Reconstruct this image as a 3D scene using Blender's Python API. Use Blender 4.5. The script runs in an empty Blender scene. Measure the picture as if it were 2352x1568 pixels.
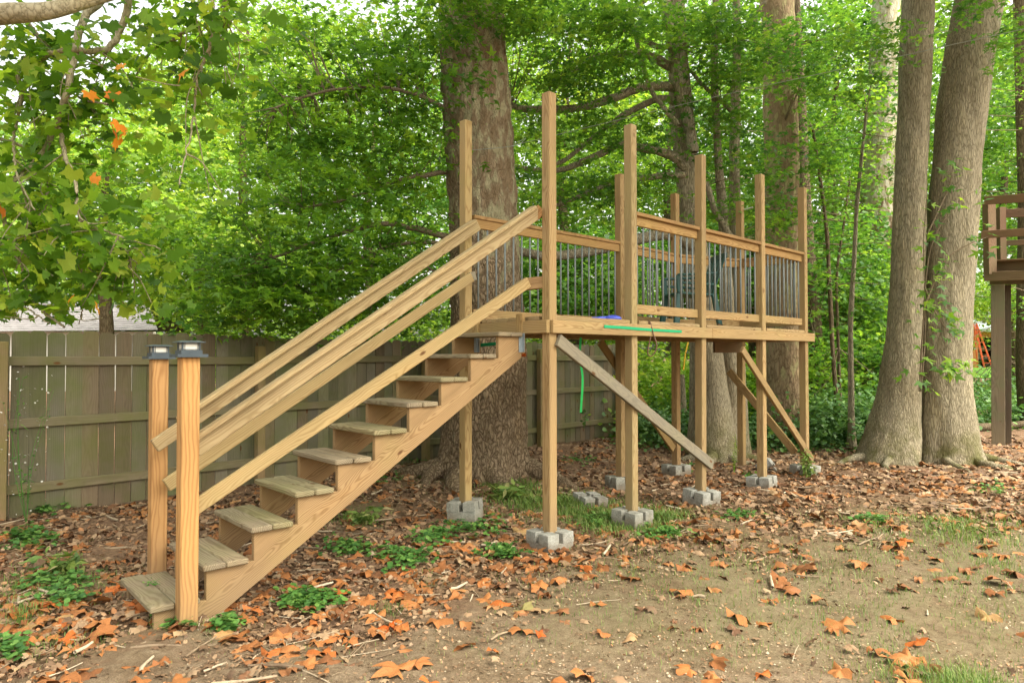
import bpy, bmesh, math, random
import numpy as np
from mathutils import Matrix, Vector, noise as mnoise

scene = bpy.context.scene
R = math.radians
# ---------------------------------------------------------------- camera
CAMZ = 1.67
PITCH = 0.0203
cam_data = bpy.data.cameras.new('camera')
cam = bpy.data.objects.new('camera', cam_data)
scene.collection.objects.link(cam)
cam.location = (0, 0, CAMZ)
cam.rotation_euler = (R(90) + PITCH, 0.0009, 0)
cam_data.sensor_width = 36
cam_data.lens = 24.59
cam_data.clip_start = 0.05
cam_data.clip_end = 600
scene.camera = cam
# ---------------------------------------------------------------- world, sun, exposure
SUN_EL, SUN_AZ = 56, 120          # azimuth measured clockwise from +Y
world = bpy.data.worlds.new('World')
scene.world = world
world.use_nodes = True
wn = world.node_tree.nodes
wl = world.node_tree.links
wn.clear()
sky = wn.new('ShaderNodeTexSky')
sky.sky_type = 'NISHITA'
sky.sun_disc = False
sky.sun_elevation = R(SUN_EL)
sky.sun_rotation = R(SUN_AZ)
sky.air_density = 1.0
sky.dust_density = 6.0
sky.ozone_density = 0.3
bg = wn.new('ShaderNodeBackground')
bg.inputs['Strength'].default_value = 0.15
wo = wn.new('ShaderNodeOutputWorld')
hsv = wn.new('ShaderNodeHueSaturation')      # thin white cloud veil over the blue
hsv.inputs['Saturation'].default_value = 0.28
hsv.inputs['Value'].default_value = 1.7
wl.new(sky.outputs[0], hsv.inputs['Color'])
wmx = wn.new('ShaderNodeMix'); wmx.data_type = 'RGBA'; wmx.blend_type = 'MULTIPLY'
wmx.inputs[0].default_value = 1.0
wmx.inputs[7].default_value = (1.0, .97, .86, 1)
wl.new(hsv.outputs[0], wmx.inputs[6])
wl.new(wmx.outputs[2], bg.inputs[0])
wl.new(bg.outputs[0], wo.inputs[0])
sd = bpy.data.lights.new('sun', 'SUN')
sd.energy = 0.95
sd.angle = R(14)
sd.color = (1.0, 0.95, 0.86)
sun = bpy.data.objects.new('sun', sd)
scene.collection.objects.link(sun)
dirv = Vector((math.sin(R(SUN_AZ)) * math.cos(R(SUN_EL)), math.cos(R(SUN_AZ)) * math.cos(R(SUN_EL)), math.sin(R(SUN_EL))))
sun.rotation_euler = dirv.to_track_quat('Z', 'Y').to_euler()
sun.location = (5, 5, 20)
scene.view_settings.view_transform = 'Standard'
scene.view_settings.look = 'None'
scene.view_settings.exposure = 1.30
scene.view_settings.gamma = 1
scene.view_settings.use_curve_mapping = False
scene.render.engine = 'CYCLES'
try:
    scene.cycles.max_bounces = 6
    scene.cycles.diffuse_bounces = 4
    scene.cycles.transmission_bounces = 4
    scene.cycles.glossy_bounces = 2
except Exception:
    pass

rng = np.random.default_rng(7)
random.seed(7)
COL = scene.collection
F = 1607.0
CP, SP = math.cos(PITCH), math.sin(PITCH)


def at(px, py, Y):
    """world point at depth Y seen in direction (px,py) of a 2352x1568 plan"""
    dx = (px - 1176) / F
    dy = (784 - py) / F
    wy = CP - dy * SP
    wz = SP + dy * CP
    k = Y / wy
    return Vector((dx * k, Y, CAMZ + wz * k))


# ---------------------------------------------------------------- terrain height
FA = np.array([-4.48, 6.41])
FD = np.array([0.687, 0.727])
FD = FD / np.linalg.norm(FD)
FN = np.array([-FD[1], FD[0]])          # points away behind the fence


def sstep(a, b, x):
    t = np.clip((x - a) / (b - a), 0, 1)
    return t * t * (3 - 2 * t)


def gh(x, y):
    x = np.asarray(x, float)
    y = np.asarray(y, float)
    h = 0.08 + 0.72 * sstep(10.5, 30, y) + 0.14 * sstep(28, 45, y)
    d = (x - FA[0]) * FN[0] + (y - FA[1]) * FN[1]
    h = h + 0.12 * sstep(-2.2, -0.2, d) * (1 - sstep(10, 14, y))
    h = h + 0.018 * np.sin(1.7 * x + 0.6) * np.cos(1.3 * y + .4) + 0.01 * np.sin(4.1 * x + 2 * y) * np.sin(3.3 * y - x)
    # soil humped round the foot of the near newel post
    h = h + 0.05 * np.exp(-((x + 1.78) ** 2 + (y - 4.03) ** 2) / 0.02)
    return h


def ghf(x, y):
    return float(gh(x, y))


def gp(px, py):
    """ground point seen at (px,py)"""
    Y = F * (CAMZ - 0.08) / max(py - 816.6, 12)
    for _ in range(12):
        p = at(px, py, Y)
        h = ghf(p.x, p.y)
        Y = Y * (CAMZ - h) / max(CAMZ - p.z, 0.01)
        Y = min(max(Y, 1), 80)
    p = at(px, py, Y)
    return Vector((p.x, p.y, ghf(p.x, p.y)))


# ---------------------------------------------------------------- material helpers
def newmat(name):
    m = bpy.data.materials.new(name)
    m.use_nodes = True
    nt = m.node_tree
    nt.nodes.clear()
    out = nt.nodes.new('ShaderNodeOutputMaterial')
    return m, nt, out


def N(nt, t, **kw):
    n = nt.nodes.new(t)
    for k, v in kw.items():
        if k.startswith('i_'):
            n.inputs[k[2:]].default_value = v
        else:
            setattr(n, k, v)
    return n


def L(nt, a, b):
    nt.links.new(a, b)


def math_node(nt, op, a, b=None, clamp=False):
    n = nt.nodes.new('ShaderNodeMath')
    n.operation = op
    n.use_clamp = clamp
    for i, v in enumerate((a, b)):
        if v is None:
            continue
        if isinstance(v, (int, float)):
            n.inputs[i].default_value = v
        else:
            nt.links.new(v, n.inputs[i])
    return n.outputs[0]


def ramp(nt, fac, stops):
    n = nt.nodes.new('ShaderNodeValToRGB')
    cr = n.color_ramp
    while len(cr.elements) > 1:
        cr.elements.remove(cr.elements[-1])
    cr.elements[0].position = stops[0][0]
    cr.elements[0].color = (*stops[0][1], 1)
    for p, c in stops[1:]:
        e = cr.elements.new(p)
        e.color = (*c, 1)
    nt.links.new(fac, n.inputs[0])
    return n.outputs[0]


def mixc(nt, fac, a, b, mode='MIX'):
    n = nt.nodes.new('ShaderNodeMix')
    n.data_type = 'RGBA'
    n.blend_type = mode
    for s, v in ((n.inputs[0], fac), (n.inputs[6], a), (n.inputs[7], b)):
        if isinstance(v, (int, float)):
            s.default_value = v
        elif isinstance(v, tuple):
            s.default_value = (*v, 1) if len(v) == 3 else v
        else:
            nt.links.new(v, s)
    return n.outputs[2]


def noise_n(nt, vec, scale, detail=4, rough=.55, dist=0.0):
    n = nt.nodes.new('ShaderNodeTexNoise')
    n.inputs['Scale'].default_value = scale
    n.inputs['Detail'].default_value = detail
    n.inputs['Roughness'].default_value = rough
    n.inputs['Distortion'].default_value = dist
    nt.links.new(vec, n.inputs['Vector'])
    return n.outputs[0]


def mapping(nt, vec, scale=(1, 1, 1), loc=(0, 0, 0)):
    n = nt.nodes.new('ShaderNodeMapping')
    n.inputs['Scale'].default_value = scale
    n.inputs['Location'].default_value = loc
    nt.links.new(vec, n.inputs['Vector'])
    return n.outputs[0]


def bump(nt, h, strength, dist):
    n = nt.nodes.new('ShaderNodeBump')
    n.inputs['Strength'].default_value = strength
    n.inputs['Distance'].default_value = dist
    nt.links.new(h, n.inputs['Height'])
    return n.outputs[0]


def principled(nt, out, col, rough=.8, normal=None, spec=.3, metal=0.0):
    p = nt.nodes.new('ShaderNodeBsdfPrincipled')
    if isinstance(col, tuple):
        p.inputs['Base Color'].default_value = (*col, 1)
    else:
        nt.links.new(col, p.inputs['Base Color'])
    if isinstance(rough, (int, float)):
        p.inputs['Roughness'].default_value = rough
    else:
        nt.links.new(rough, p.inputs['Roughness'])
    p.inputs['Specular IOR Level'].default_value = spec
    p.inputs['Metallic'].default_value = metal
    if normal is not None:
        nt.links.new(normal, p.inputs['Normal'])
    nt.links.new(p.outputs[0], out.inputs[0])
    return p


def wood_mat(name, light, late, green=(.24, .27, .08), green_amt=.25, glo=.48, ghi=.68, knot=(.12, .055, .02), ring=.010, grey=None, grey_amt=0.0, rough=.75, contrast=.75):
    """boards have their grain along local X"""
    m, nt, out = newmat(name)
    tc = N(nt, 'ShaderNodeTexCoord')
    oi = N(nt, 'ShaderNodeObjectInfo')
    rnd = oi.outputs['Random']
    sep = N(nt, 'ShaderNodeSeparateXYZ')
    L(nt, tc.outputs['Object'], sep.inputs[0])
    x, y, z = sep.outputs
    xo = math_node(nt, 'ADD', x, math_node(nt, 'MULTIPLY', rnd, 37.0))
    cx = N(nt, 'ShaderNodeCombineXYZ')
    L(nt, xo, cx.inputs[0]); L(nt, y, cx.inputs[1]); L(nt, z, cx.inputs[2])
    vec = cx.outputs[0]
    wob = noise_n(nt, mapping(nt, vec, (1.6, 5, 5)), 1.0, 3, .5)
    wob = math_node(nt, 'MULTIPLY', math_node(nt, 'SUBTRACT', wob, .5), .13)
    oy = math_node(nt, 'SUBTRACT', math_node(nt, 'MULTIPLY', math_node(nt, 'FRACT', math_node(nt, 'MULTIPLY', rnd, 7.13)), .16), .08)
    oz = math_node(nt, 'SUBTRACT', math_node(nt, 'MULTIPLY', math_node(nt, 'FRACT', math_node(nt, 'MULTIPLY', rnd, 13.7)), .12), .02)
    yy = math_node(nt, 'ADD', math_node(nt, 'ADD', y, oy), wob)
    zz = math_node(nt, 'ADD', math_node(nt, 'ADD', z, oz), math_node(nt, 'MULTIPLY', wob, .6))
    r2 = math_node(nt, 'SQRT', math_node(nt, 'ADD', math_node(nt, 'MULTIPLY', yy, yy), math_node(nt, 'MULTIPLY', zz, zz)))
    # knots: warped voronoi cells stretched along the board
    kv = N(nt, 'ShaderNodeTexVoronoi')
    kv.inputs['Scale'].default_value = 1.0
    L(nt, mapping(nt, vec, (3.2, 7.5, 7.5)), kv.inputs['Vector'])
    ksel = N(nt, 'ShaderNodeSeparateColor')
    L(nt, kv.outputs['Color'], ksel.inputs[0])
    kd = math_node(nt, 'ADD', kv.outputs['Distance'], math_node(nt, 'MULTIPLY', math_node(nt, 'GREATER_THAN', ksel.outputs[0], .5), 1.0))
    push = math_node(nt, 'MULTIPLY', math_node(nt, 'EXPONENT', math_node(nt, 'MULTIPLY', kd, -9.0)), .04)
    r2 = math_node(nt, 'ADD', r2, push)
    s = math_node(nt, 'SINE', math_node(nt, 'MULTIPLY', r2, 2 * math.pi / ring))
    s = math_node(nt, 'MULTIPLY', math_node(nt, 'ADD', s, 1.0), .5)
    s = math_node(nt, 'POWER', s, 1.8)
    fib = noise_n(nt, mapping(nt, vec, (5, 160, 160)), 1.0, 3, .6)
    big = noise_n(nt, mapping(nt, vec, (1.1, 9, 9)), 1.0, 3, .55)
    fac = math_node(nt, 'MULTIPLY', math_node(nt, 'ADD', math_node(nt, 'MULTIPLY', s, .7), math_node(nt, 'MULTIPLY', fib, .35)), contrast)
    col = mixc(nt, fac, light, late)
    shade = ramp(nt, big, [(.25, (.74, .72, .70)), (.5, (1, 1, 1)), (.75, (1.0, .95, .88))])
    col = mixc(nt, 1.0, col, shade, 'MULTIPLY')
    if grey is not None:
        gm = math_node(nt, 'MULTIPLY', math_node(nt, 'ADD', noise_n(nt, mapping(nt, vec, (.8, 10, 10)), 1.0, 4, .6), math_node(nt, 'MULTIPLY', rnd, .25)), grey_amt, True)
        col = mixc(nt, gm, col, grey)
    # algae and damp stain, world placed
    geo = N(nt, 'ShaderNodeNewGeometry')
    gn = noise_n(nt, mapping(nt, geo.outputs['Position'], (2.0, 2.0, 2.0)), 1.0, 4, .6)
    gm = ramp(nt, gn, [(glo, (0, 0, 0)), (ghi, (1, 1, 1))])
    gz_ = N(nt, 'ShaderNodeSeparateXYZ')
    L(nt, geo.outputs['Position'], gz_.inputs[0])
    mud = N(nt, 'ShaderNodeMapRange')
    mud.inputs[1].default_value = .50; mud.inputs[2].default_value = .12
    L(nt, math_node(nt, 'ADD', gz_.outputs[2], math_node(nt, 'MULTIPLY', math_node(nt, 'SUBTRACT', gn, .5), .5)), mud.inputs[0])
    col = mixc(nt, math_node(nt, 'MULTIPLY', mud.outputs[0], .5), col, (.20, .15, .095))
    gm2 = math_node(nt, 'MULTIPLY', gm, green_amt)
    col = mixc(nt, gm2, col, green)
    col = mixc(nt, ramp(nt, kd, [(0.05, (1, 1, 1)), (.085, (.75, .75, .75)), (.12, (0, 0, 0))]), col, knot)
    col = mixc(nt, 1.0, col, oi.outputs['Color'], 'MULTIPLY')
    h = math_node(nt, 'ADD', math_node(nt, 'MULTIPLY', s, -.5), fib)
    nrm = bump(nt, h, .45, .002)
    principled(nt, out, col, rough, nrm, .25)
    return m


def leaf_mat(name, stops, trans=.42, tcol=1.35, rough=.5, spec=.35):
    m, nt, out = newmat(name)
    a = N(nt, 'ShaderNodeAttribute', attribute_name='tint')
    oi = N(nt, 'ShaderNodeObjectInfo')
    f = math_node(nt, 'ADD', a.outputs['Fac'], math_node(nt, 'MULTIPLY', math_node(nt, 'SUBTRACT', oi.outputs['Random'], .5), .0))
    col = ramp(nt, f, stops)
    tc = N(nt, 'ShaderNodeTexCoord')
    nz = noise_n(nt, tc.outputs['Object'], 30, 2, .6)
    col = mixc(nt, 1.0, col, ramp(nt, nz, [(.3, (.8, .8, .8)), (.7, (1.12, 1.1, 1.05))]), 'MULTIPLY')
    p = N(nt, 'ShaderNodeBsdfPrincipled')
    L(nt, col, p.inputs['Base Color'])
    p.inputs['Roughness'].default_value = rough
    p.inputs['Specular IOR Level'].default_value = spec
    t = N(nt, 'ShaderNodeBsdfTranslucent')
    tb = mixc(nt, 1.0, col, (tcol * 1.05, tcol, tcol * .55), 'MULTIPLY')
    L(nt, tb, t.inputs[0])
    mx = N(nt, 'ShaderNodeMixShader')
    mx.inputs[0].default_value = trans
    L(nt, p.outputs[0], mx.inputs[1]); L(nt, t.outputs[0], mx.inputs[2])
    L(nt, mx.outputs[0], out.inputs[0])
    return m


def dry_leaf_mat(name, stops, use_obj=False):
    m, nt, out = newmat(name)
    if use_obj:
        f = N(nt, 'ShaderNodeObjectInfo').outputs['Random']
    else:
        f = N(nt, 'ShaderNodeAttribute', attribute_name='tint').outputs['Fac']
    col = ramp(nt, f, stops)
    tc = N(nt, 'ShaderNodeTexCoord')
    nz = noise_n(nt, tc.outputs['Object'], 22, 5, .65)
    col = mixc(nt, 1.0, col, ramp(nt, nz, [(.25, (.62, .55, .5)), (.5, (1, 1, 1)), (.8, (1.2, 1.15, 1.1))]), 'MULTIPLY')
    p = principled(nt, out, col, .6, bump(nt, nz, .5, .004), .25)
    return m


def bark_mat(name, dark, mid, light, sx=9.0, sz=2.2, depth=.03, patch=None, patch_lo=9, patch_hi=10, moss=0.0, smooth_h=None, bands=.55):
    m, nt, out = newmat(name)
    geo = N(nt, 'ShaderNodeNewGeometry')
    pos = geo.outputs['Position']
    v0 = mapping(nt, pos, (sx, sx, sz))
    warp = N(nt, 'ShaderNodeTexNoise')
    warp.inputs['Scale'].default_value = 1.3
    warp.inputs['Detail'].default_value = 4
    L(nt, v0, warp.inputs['Vector'])
    wv = N(nt, 'ShaderNodeVectorMath', operation='MULTIPLY_ADD')
    L(nt, warp.outputs['Color'], wv.inputs[0])
    wv.inputs[1].default_value = (1.1, 1.1, 1.1)
    L(nt, v0, wv.inputs[2])
    vo = N(nt, 'ShaderNodeTexVoronoi', feature='DISTANCE_TO_EDGE')
    vo.inputs['Scale'].default_value = 2.4
    L(nt, wv.outputs[0], vo.inputs['Vector'])
    edge = ramp(nt, vo.outputs['Distance'], [(0.0, (0, 0, 0)), (.10, (.55, .55, .55)), (.3, (1, 1, 1))])
    fine = noise_n(nt, mapping(nt, pos, (sx * 3, sx * 3, sz * 3)), 1.6, 6, .7)
    big = noise_n(nt, mapping(nt, pos, (2.2, 2.2, 1.0)), 1.2, 3, .5)
    h = math_node(nt, 'ADD', math_node(nt, 'MULTIPLY', edge, .6), math_node(nt, 'MULTIPLY', fine, .7))
    col = ramp(nt, math_node(nt, 'MULTIPLY', h, bands + .25), [(.12, dark), (.42, mid), (.85, light)])
    col = mixc(nt, 1.0, col, ramp(nt, big, [(.3, (.78, .76, .72)), (.55, (1, 1, 1)), (.75, (1.15, 1.12, 1.02))]), 'MULTIPLY')
    hh = h
    if patch is not None:
        sep = N(nt, 'ShaderNodeSeparateXYZ')
        L(nt, pos, sep.inputs[0])
        hz = N(nt, 'ShaderNodeMapRange')
        hz.inputs[1].default_value = patch_lo
        hz.inputs[2].default_value = patch_hi
        L(nt, sep.outputs[2], hz.inputs[0])
        pn = noise_n(nt, mapping(nt, pos, (3.5, 3.5, 1.5)), 1.5, 5, .55, .4)
        pm = math_node(nt, 'ADD', math_node(nt, 'MULTIPLY', hz.outputs[0], .42), pn)
        pm = ramp(nt, pm, [(.63, (0, 0, 0)), (.70, (1, 1, 1))])
        pn2 = noise_n(nt, mapping(nt, pos, (6, 6, 2.6)), 1.5, 4, .5)
        pc = ramp(nt, pn2, [(.42, patch[0]), (.5, patch[1]), (.60, patch[2])])
        col = mixc(nt, math_node(nt, 'MULTIPLY', pm, .85), col, mixc(nt, 1.0, pc, ramp(nt, fine, [(.3, (.55, .52, .48)), (.5, (1, 1, 1)), (.7, (1.1, 1.1, 1.1))]), 'MULTIPLY'))
        hh = math_node(nt, 'MULTIPLY', h, math_node(nt, 'SUBTRACT', 1.0, math_node(nt, 'MULTIPLY', pm, .45)))
    if moss > 0:
        sep = N(nt, 'ShaderNodeSeparateXYZ')
        L(nt, pos, sep.inputs[0])
        hz = N(nt, 'ShaderNodeMapRange')
        hz.inputs[1].default_value = .9
        hz.inputs[2].default_value = .05
        L(nt, sep.outputs[2], hz.inputs[0])
        mm = math_node(nt, 'MULTIPLY', hz.outputs[0], ramp(nt, noise_n(nt, pos, 3.0, 4, .6), [(.45, (0, 0, 0)), (.62, (1, 1, 1))]))
        col = mixc(nt, math_node(nt, 'MULTIPLY', mm, moss), col, (.12, .12, .03))
    nrm = bump(nt, hh, .9, depth)
    principled(nt, out, col, .92, nrm, .12)
    return m


def plain_mat(name, col, rough=.7, var=.2, scale=20, metal=0.0, spec=.3, bmp=.2):
    m, nt, out = newmat(name)
    tc = N(nt, 'ShaderNodeTexCoord')
    nz = noise_n(nt, tc.outputs['Object'], scale, 5, .6)
    c = mixc(nt, 1.0, col, ramp(nt, nz, [(.3, (1 - var,) * 3), (.7, (1 + var * .6,) * 3)]), 'MULTIPLY')
    principled(nt, out, c, rough, bump(nt, nz, bmp, .003), spec, metal)
    return m


M = {}
M['wood'] = wood_mat('yellow_pine_lumber', (.41, .30, .155), (.225, .14, .06), green_amt=.16, ring=.012, contrast=.85)
M['wood_new'] = wood_mat('pale_pine_rail', (.45, .34, .18), (.26, .17, .075), green_amt=.08, ring=.012, contrast=.75)
M['wood_tread'] = wood_mat('weathered_tread', (.335, .275, .18), (.165, .12, .07), green=(.20, .22, .08), green_amt=.26, ring=.013, contrast=.9)
M['wood_post'] = wood_mat('cedar_newel', (.54, .32, .125), (.33, .165, .055), green_amt=.04, ring=.022, contrast=.85)
M['wood_stringer'] = wood_mat('stringer_lumber', (.39, .275, .145), (.215, .13, .058), green_amt=.12, ring=.0085, contrast=.95)
M['wood_grey'] = wood_mat('grey_brace_lumber', (.30, .24, .16), (.15, .115, .075), green_amt=.1, grey=(.20, .185, .15), grey_amt=1.0, contrast=.9)
M['fence'] = wood_mat('weathered_fence_board', (.20, .165, .105), (.115, .085, .05), green=(.125, .14, .045), green_amt=.75, glo=.40, ghi=.66, grey=(.19, .18, .14), grey_amt=.55, ring=.014, contrast=.7, rough=.9)
M['old_wood'] = wood_mat('old_playhouse_lumber', (.17, .125, .085), (.09, .065, .045), green=(.11, .12, .06), green_amt=.6, contrast=.7, rough=.85)
M['bark_brown'] = bark_mat('rough_brown_bark', (.045, .032, .02), (.26, .185, .115), (.42, .32, .21), 9.5, 4.2, .045,
                           patch=((.36, .33, .20), (.25, .19, .12), (.22, .155, .09)), patch_lo=1.6, patch_hi=5.0)
M['bark_syc'] = bark_mat('smooth_sycamore_bark', (.06, .04, .025), (.21, .145, .085), (.33, .25, .15), 7, 2.2, .02,
                         patch=((.33, .30, .15), (.23, .17, .10), (.28, .20, .12)), patch_lo=.5, patch_hi=4.0)
M['bark_grey'] = bark_mat('grey_furrowed_bark', (.07, .056, .036), (.265, .228, .152), (.44, .385, .27), 19, 2.6, .018, moss=.9)
M['bark_dark'] = bark_mat('dark_furrowed_bark', (.03, .022, .014), (.12, .09, .055), (.22, .17, .11), 13, 2.4, .02)
M['bark_pale'] = bark_mat('pale_sycamore_trunk', (.05, .035, .02), (.16, .11, .07), (.26, .19, .12), 8, 2.4, .02,
                          patch=((.55, .52, .42), (.45, .42, .30), (.34, .30, .18)), patch_lo=3.0, patch_hi=8)
M['twig'] = bark_mat('branch_bark', (.07, .05, .035), (.20, .15, .10), (.30, .24, .16), 25, 12, .006)
M['limb'] = bark_mat('mottled_limb', (.14, .12, .07), (.30, .26, .17), (.42, .37, .25), 10, 6, .006)
m, nt, out = newmat('concrete')
geo = N(nt, 'ShaderNodeNewGeometry').outputs['Position']
oi = N(nt, 'ShaderNodeObjectInfo').outputs['Random']
c1 = noise_n(nt, geo, 9, 6, .7); c2 = noise_n(nt, geo, 70, 4, .7)
cc = ramp(nt, c1, [(.3, (.22, .22, .19)), (.5, (.34, .34, .31)), (.7, (.43, .43, .39))])
cc = mixc(nt, 1.0, cc, ramp(nt, c2, [(.3, (.7, .7, .7)), (.6, (1.1, 1.1, 1.1))]), 'MULTIPLY')
cc = mixc(nt, 1.0, cc, ramp(nt, oi, [(0, (.82, .80, .74)), (1, (1.08, 1.08, 1.08))]), 'MULTIPLY')
sx_ = N(nt, 'ShaderNodeSeparateXYZ'); L(nt, geo, sx_.inputs[0])
mr = N(nt, 'ShaderNodeMapRange'); mr.inputs[1].default_value = .20; mr.inputs[2].default_value = .08
L(nt, math_node(nt, 'ADD', sx_.outputs[2], math_node(nt, 'MULTIPLY', math_node(nt, 'SUBTRACT', c1, .5), .16)), mr.inputs[0])
cc = mixc(nt, math_node(nt, 'MULTIPLY', mr.outputs[0], .8), cc, (.20, .15, .10))
principled(nt, out, cc, .95, bump(nt, math_node(nt, 'ADD', c1, math_node(nt, 'MULTIPLY', c2, .4)), .8, .01), .15)
M['concrete'] = m
M['steel'] = plain_mat('galvanised_steel', (.30, .36, .39), .6, .2, 25, metal=.2)
M['baluster'] = plain_mat('grey_baluster_metal', (.20, .225, .22), .65, .12, 30, metal=.0)
M['lamp_metal'] = plain_mat('dark_blue_grey_metal', (.055, .075, .09), .42, .15, 30, metal=.2, spec=.5)
M['lamp_glass'] = plain_mat('frosted_glass', (.72, .70, .62), .3, .06, 8, spec=.5)
M['green_plastic'] = plain_mat('dark_green_plastic', (.008, .065, .055), .45, .15, 12, spec=.5)
M['blue_plastic'] = plain_mat('blue_plastic', (.05, .08, .50), .4, .1, 12, spec=.5)
M['green_strap'] = plain_mat('green_strap', (.01, .36, .15), .6, .15, 60)
M['green_ribbon'] = plain_mat('green_ribbon', (.02, .42, .09), .6, .15, 40)
M['rope'] = plain_mat('brown_rope', (.20, .12, .08), .9, .4, 160)
M['yellow'] = plain_mat('yellow_rope', (.75, .45, .03), .6, .1, 40)
M['wire'] = plain_mat('steel_cable', (.26, .28, .24), .5, .1, 40, metal=.3)
M['shingle'] = plain_mat('grey_roof_shingle', (.25, .235, .235), .95, .3, 5)
M['house_wall'] = plain_mat('pale_house_wall', (.62, .60, .54), .9, .1, 4)
M['orange_wall'] = plain_mat('orange_siding', (.62, .25, .10), .85, .15, 3)
M['roof_metal'] = plain_mat('pale_metal_roof', (.36, .45, .41), .5, .12, 2)
M['trim_green'] = plain_mat('green_trim', (.03, .30, .20), .6, .1, 4)
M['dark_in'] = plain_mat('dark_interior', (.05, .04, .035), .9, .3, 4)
M['ladder'] = plain_mat('orange_fibreglass', (.80, .12, .05), .5, .1, 6)
M['clutter_a'] = plain_mat('clutter_blue_grey', (.25, .30, .34), .7, .2, 6)
M['clutter_b'] = plain_mat('clutter_brown', (.38, .20, .10), .7, .2, 6)
M['clutter_c'] = plain_mat('clutter_white', (.65, .64, .58), .7, .2, 6)
M['rock'] = plain_mat('pale_stone', (.55, .53, .45), .95, .2, 18, bmp=.6)
M['bracket'] = plain_mat('white_bracket', (.62, .66, .62), .4, .1, 10, metal=.2)

G1 = [(0, (.050, .14, .025)), (.35, (.095, .225, .03)), (.7, (.18, .35, .03)), (1, (.32, .48, .05))]
G2 = [(0, (.042, .13, .032)), (.35, (.082, .205, .034)), (.7, (.155, .315, .04)), (1, (.30, .44, .06))]
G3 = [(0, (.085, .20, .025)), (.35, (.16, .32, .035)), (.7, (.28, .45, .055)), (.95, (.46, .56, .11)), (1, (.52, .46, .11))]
G4 = [(0, (.045, .125, .022)), (.35, (.095, .21, .03)), (.7, (.18, .33, .042)), (.97, (.38, .50, .09)), (1, (.50, .44, .10))]
M['leaf_dark'] = leaf_mat('dark_maple_leaf', G1, trans=.5, tcol=1.5)
M['leaf_mid'] = leaf_mat('maple_leaf', G2, trans=.5, tcol=1.5)
M['leaf_far'] = leaf_mat('sunny_far_leaf', G3, trans=.5)  # sunlight on distant foliage put into the colour as a brighter albedo
M['leaf_wood'] = leaf_mat('woodland_leaf', G4, trans=.5)
M['leaf_syc'] = leaf_mat('sycamore_leaf', [(0, (.06, .15, .018)), (.4, (.14, .29, .025)), (.8, (.26, .42, .04)), (1, (.40, .50, .07))], trans=.62, tcol=1.5)
M['leaf_orange'] = leaf_mat('orange_leaf', [(0, (.50, .12, .015)), (.6, (.75, .22, .02)), (1, (.8, .42, .05))], trans=.4, tcol=1.1)
M['ivy'] = leaf_mat('ivy_leaf', [(0, (.05, .13, .04)), (.5, (.10, .23, .06)), (1, (.20, .35, .08))], trans=.25, spec=.5)
M['clover'] = leaf_mat('clover_leaf', [(0, (.05, .14, .035)), (.5, (.10, .25, .05)), (1, (.20, .36, .08))], trans=.3)
M['grass'] = leaf_mat('grass_blade', [(0, (.08, .16, .035)), (.5, (.16, .27, .05)), (.85, (.26, .33, .09)), (1, (.40, .33, .17))], trans=.25)
M['litter'] = dry_leaf_mat('leaf_litter', [(0, (.12, .075, .045)), (.3, (.24, .15, .085)), (.55, (.31, .20, .115)), (.78, (.37, .26, .155)), (.93, (.44, .20, .085)), (1, (.44, .36, .25))])
M['fallen'] = dry_leaf_mat('fallen_orange_leaf', [(0, (.20, .085, .035)), (.35, (.32, .125, .040)), (.7, (.39, .165, .055)), (.93, (.44, .12, .025)), (1, (.36, .23, .095))], True)
M['fallen_red'] = dry_leaf_mat('fallen_red_leaf', [(0, (.45, .09, .015)), (1, (.52, .14, .022))], True)
M['fallen_yellow'] = dry_leaf_mat('fallen_yellow_leaf', [(0, (.30, .26, .10)), (1, (.36, .31, .12))], True)
M['fallen_many'] = dry_leaf_mat('fallen_leaf_cover', [(0, (.15, .08, .045)), (.4, (.29, .12, .042)), (.85, (.38, .175, .065)), (1, (.34, .24, .13))])
M['stick'] = dry_leaf_mat('dry_stick', [(0, (.16, .11, .07)), (.5, (.33, .25, .16)), (1, (.55, .47, .34))])


# ---------------------------------------------------------------- object helpers
WM = {}


def reg(o, Mw, parent=None):
    WM[o.name] = Mw.copy()
    if parent is not None:
        o.parent = parent
        o.matrix_basis = WM[parent.name].inverted() @ Mw
    else:
        o.matrix_basis = Mw
    return o


def thing(name, label, cat, loc, group=None):
    o = bpy.data.objects.new(name, None)
    o.empty_display_size = .1
    COL.objects.link(o)
    reg(o, Matrix.Translation(Vector(loc)))
    o['label'] = label
    o['category'] = cat
    if group:
        o['group'] = group
    return o


def tag(o, label, cat, group=None, kind=None):
    if label: o['label'] = label
    if cat: o['category'] = cat
    if group: o['group'] = group
    if kind: o['kind'] = kind
    return o


def link(name, me, Mw=None, mat=None, parent=None, color=None):
    o = bpy.data.objects.new(name, me)
    COL.objects.link(o)
    reg(o, Mw if Mw is not None else Matrix.Identity(4), parent)
    if mat is not None and len(me.materials) == 0:
        me.materials.append(mat)
    if color is not None:
        o.color = color
    return o


def wtint(a=.16):
    v = 1 + random.uniform(-a, a)
    h = random.uniform(-a * .35, a * .35)
    return (v * (1 + h * .4), v, v * (1 - h), 1)


def box_mesh(lx, ly, lz, bev=.004, origin=(0, 0, 0)):
    bm = bmesh.new()
    bmesh.ops.create_cube(bm, size=1)
    for v in bm.verts:
        v.co = Vector((v.co.x * lx, v.co.y * ly, v.co.z * lz)) + Vector(origin)
    if bev:
        bmesh.ops.bevel(bm, geom=bm.edges[:], offset=min(bev, min(lx, ly, lz) * .3), segments=1, affect='EDGES')
    me = bpy.data.meshes.new('board')
    bm.to_mesh(me)
    bm.free()
    return me


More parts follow.
